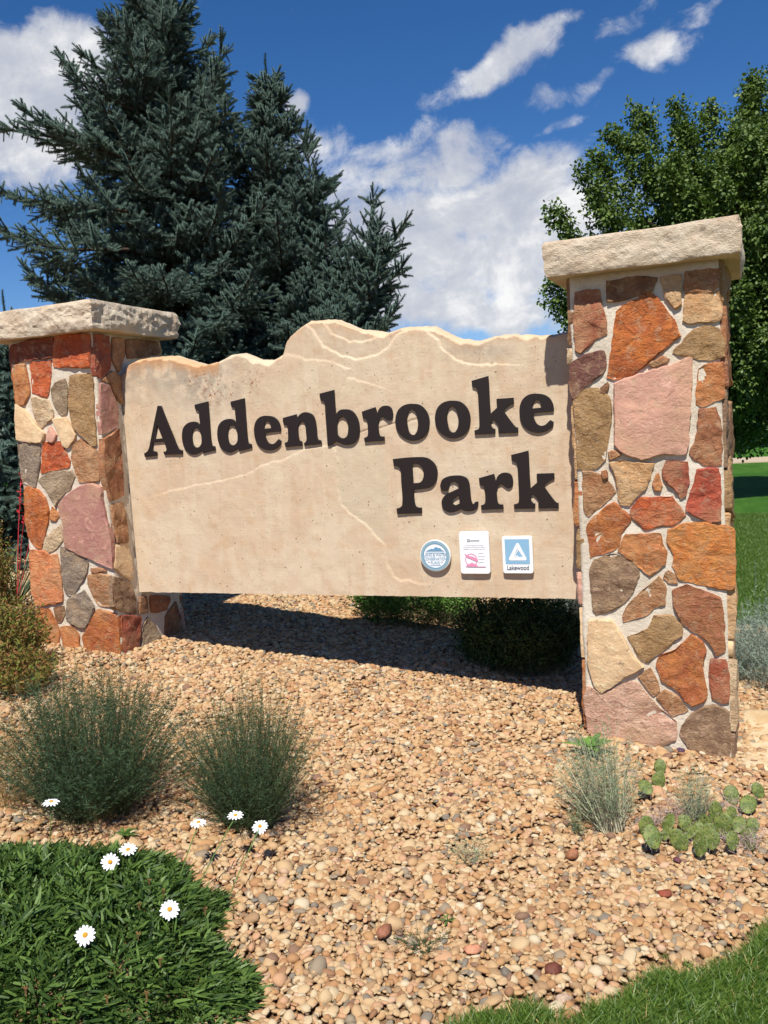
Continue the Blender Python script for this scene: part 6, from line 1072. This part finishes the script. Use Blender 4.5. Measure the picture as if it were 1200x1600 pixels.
# prickly pear
random.seed(81); PADS = [((-0.41, 4.155, 0.051), 0.0316, 0.9), ((-0.402, 3.995, 0.051), 0.0345, 0.7), ((-0.44, 3.827, 0.084), 0.0345, 0.5), ((-0.329, 3.588, 0.043), 0.0373, 1), ((-0.408, 3.526, 0.05), 0.0373, 0.9), ((-0.371, 3.381, 0.077), 0.0402, 1), ((-0.265, 3.617, 0.037), 0.0316, 0.8), ((-0.279, 3.455, 0.039), 0.0402, 0.9), ((-0.199, 3.405, 0.059), 0.0431, 0.9), ((-0.178, 3.57, 0.029), 0.0345, 1), ((-0.156, 3.769, 0.026), 0.0431, 1), ((-0.126, 3.607, 0.052), 0.0431, 0.9), ((-0.097, 3.981, 0.02), 0.0373, 0.9), ((-0.03, 3.914, 0.013), 0.0402, 0.6), ((0.009, 4.011, 0.039), 0.0316, 1), ((-0.094, 3.78, 0.019), 0.0316, 0.9), ((-0.031, 3.587, 0.012), 0.0373, 0.9), ((-0.085, 3.481, 0.048), 0.0316, 0.8), ((-0.217, 3.581, 0.032), 0.0287, 0.8), ((-0.239, 3.549, 0.034), 0.0316, 0.6), ((-0.159, 3.454, 0.057), 0.0345, 0.7), ((-0.111, 3.611, 0.021), 0.0316, 0.6), ((-0.062, 3.705, 0.015), 0.0345, 0.5), ((-0.014, 3.65, 0.041), 0.0287, 0.7), ((-0.332, 3.492, 0.043), 0.0287, 0.5), ((-0.196, 3.664, 0.029), 0.0316, 0.8)]
cc = Vector(g_(-.18, 3.62)); cac = empty('prickly_pear', cc, 'prickly pear cactus of flat green pads with white spines, before the right pillar', 'cactus')
for p_, r_, up_ in PADS:
    p_ = Vector(p_); bm = bmesh.new(); bmesh.ops.create_uvsphere(bm, u_segments=20, v_segments=12, radius=1)
    for v in bm.verts: k = 1 - .10 * (v.co.z < 0) * abs(v.co.z); v.co = Vector((v.co.x * r_ * .88 * k, v.co.y * r_ * .17, v.co.z * r_ * 1.12)); v.co *= 1 + .12 * noise.noise(v.co * 45 + p_ * 30)
    me = bpy.data.meshes.new('pad'); bm.to_mesh(me); bm.free(); me.materials.append(M_pad); me.polygons.foreach_set('use_smooth', [True] * len(me.polygons))
    o = link('pad', me, cac, p_ - cc); o.rotation_euler = (random.uniform(-.75, -.1) if up_ > .6 else -1.0, random.uniform(-.5, .5), random.uniform(-.7, .7))
    a = Acc()
    for k in range(55):
        u_ = random.uniform(-1, 1); w_ = random.uniform(-1, 1)
        if u_ * u_ + w_ * w_ > 1: continue
        edge_ = math.sqrt(max(0, 1 - u_ * u_ - w_ * w_)); s_ = random.choice((-1, 1)); b_ = Vector((u_ * r_ * .88, s_ * edge_ * r_ * .17, w_ * r_ * 1.12)); nn = Vector((u_, s_ * 1.5 * edge_, w_))
        for _ in range(2): a.blade(b_, nn + Vector((random.uniform(-.8, .8), random.uniform(-.5, .5), random.uniform(-.8, .8))), random.uniform(.006, .014), .0009, seg=1, tipw=.2)
    a.link('spines', M_spine, o)
a = Acc()   # dry spiny old growth between the pads
for (x_, y_, z_) in ((-.36, 3.62, .06), (-.33, 3.70, .08), (-.30, 3.66, .05), (-.40, 3.56, .04), (-.10, 3.52, .05), (.01, 3.62, .05), (-.05, 3.58, .03), (-.12, 3.84, .06), (-.38, 3.62, .03), (-.02, 3.55, .05)):
    for _ in range(110):
        q = Vector((x_, y_, gz(x_, y_) + z_)) - cc + Vector((random.gauss(0, .024), random.gauss(0, .024), random.gauss(0, .015))); a.blade(q, (random.gauss(0, 1), random.gauss(0, 1), random.gauss(.2, 1)), random.uniform(.015, .045), .0026, seg=1, tipw=.3)
o = a.link('dry_spines', M_oldspine, cac); o['kind'] = 'stuff'
# fallen litter: dry stalks on the gravel
a = Acc(); random.seed(91)
for _ in range(420):
    x_, y_ = random.uniform(-2.3, .4), random.uniform(1.9, 4.3)
    if y_ < lawn_edge(x_): continue
    if random.random() > .25 + (y_ - lawn_edge(x_) < .25) * .7: continue
    an = random.uniform(0, 6.28); a.blade((x_, y_, gz(x_, y_) + .012), (math.cos(an), math.sin(an), random.uniform(-.02, .12)), random.uniform(.02, .07), .002, seg=2)
tag(a.link('dry_litter', M_dry), 'scattered dry grass stalks lying on the gravel', kind='stuff')
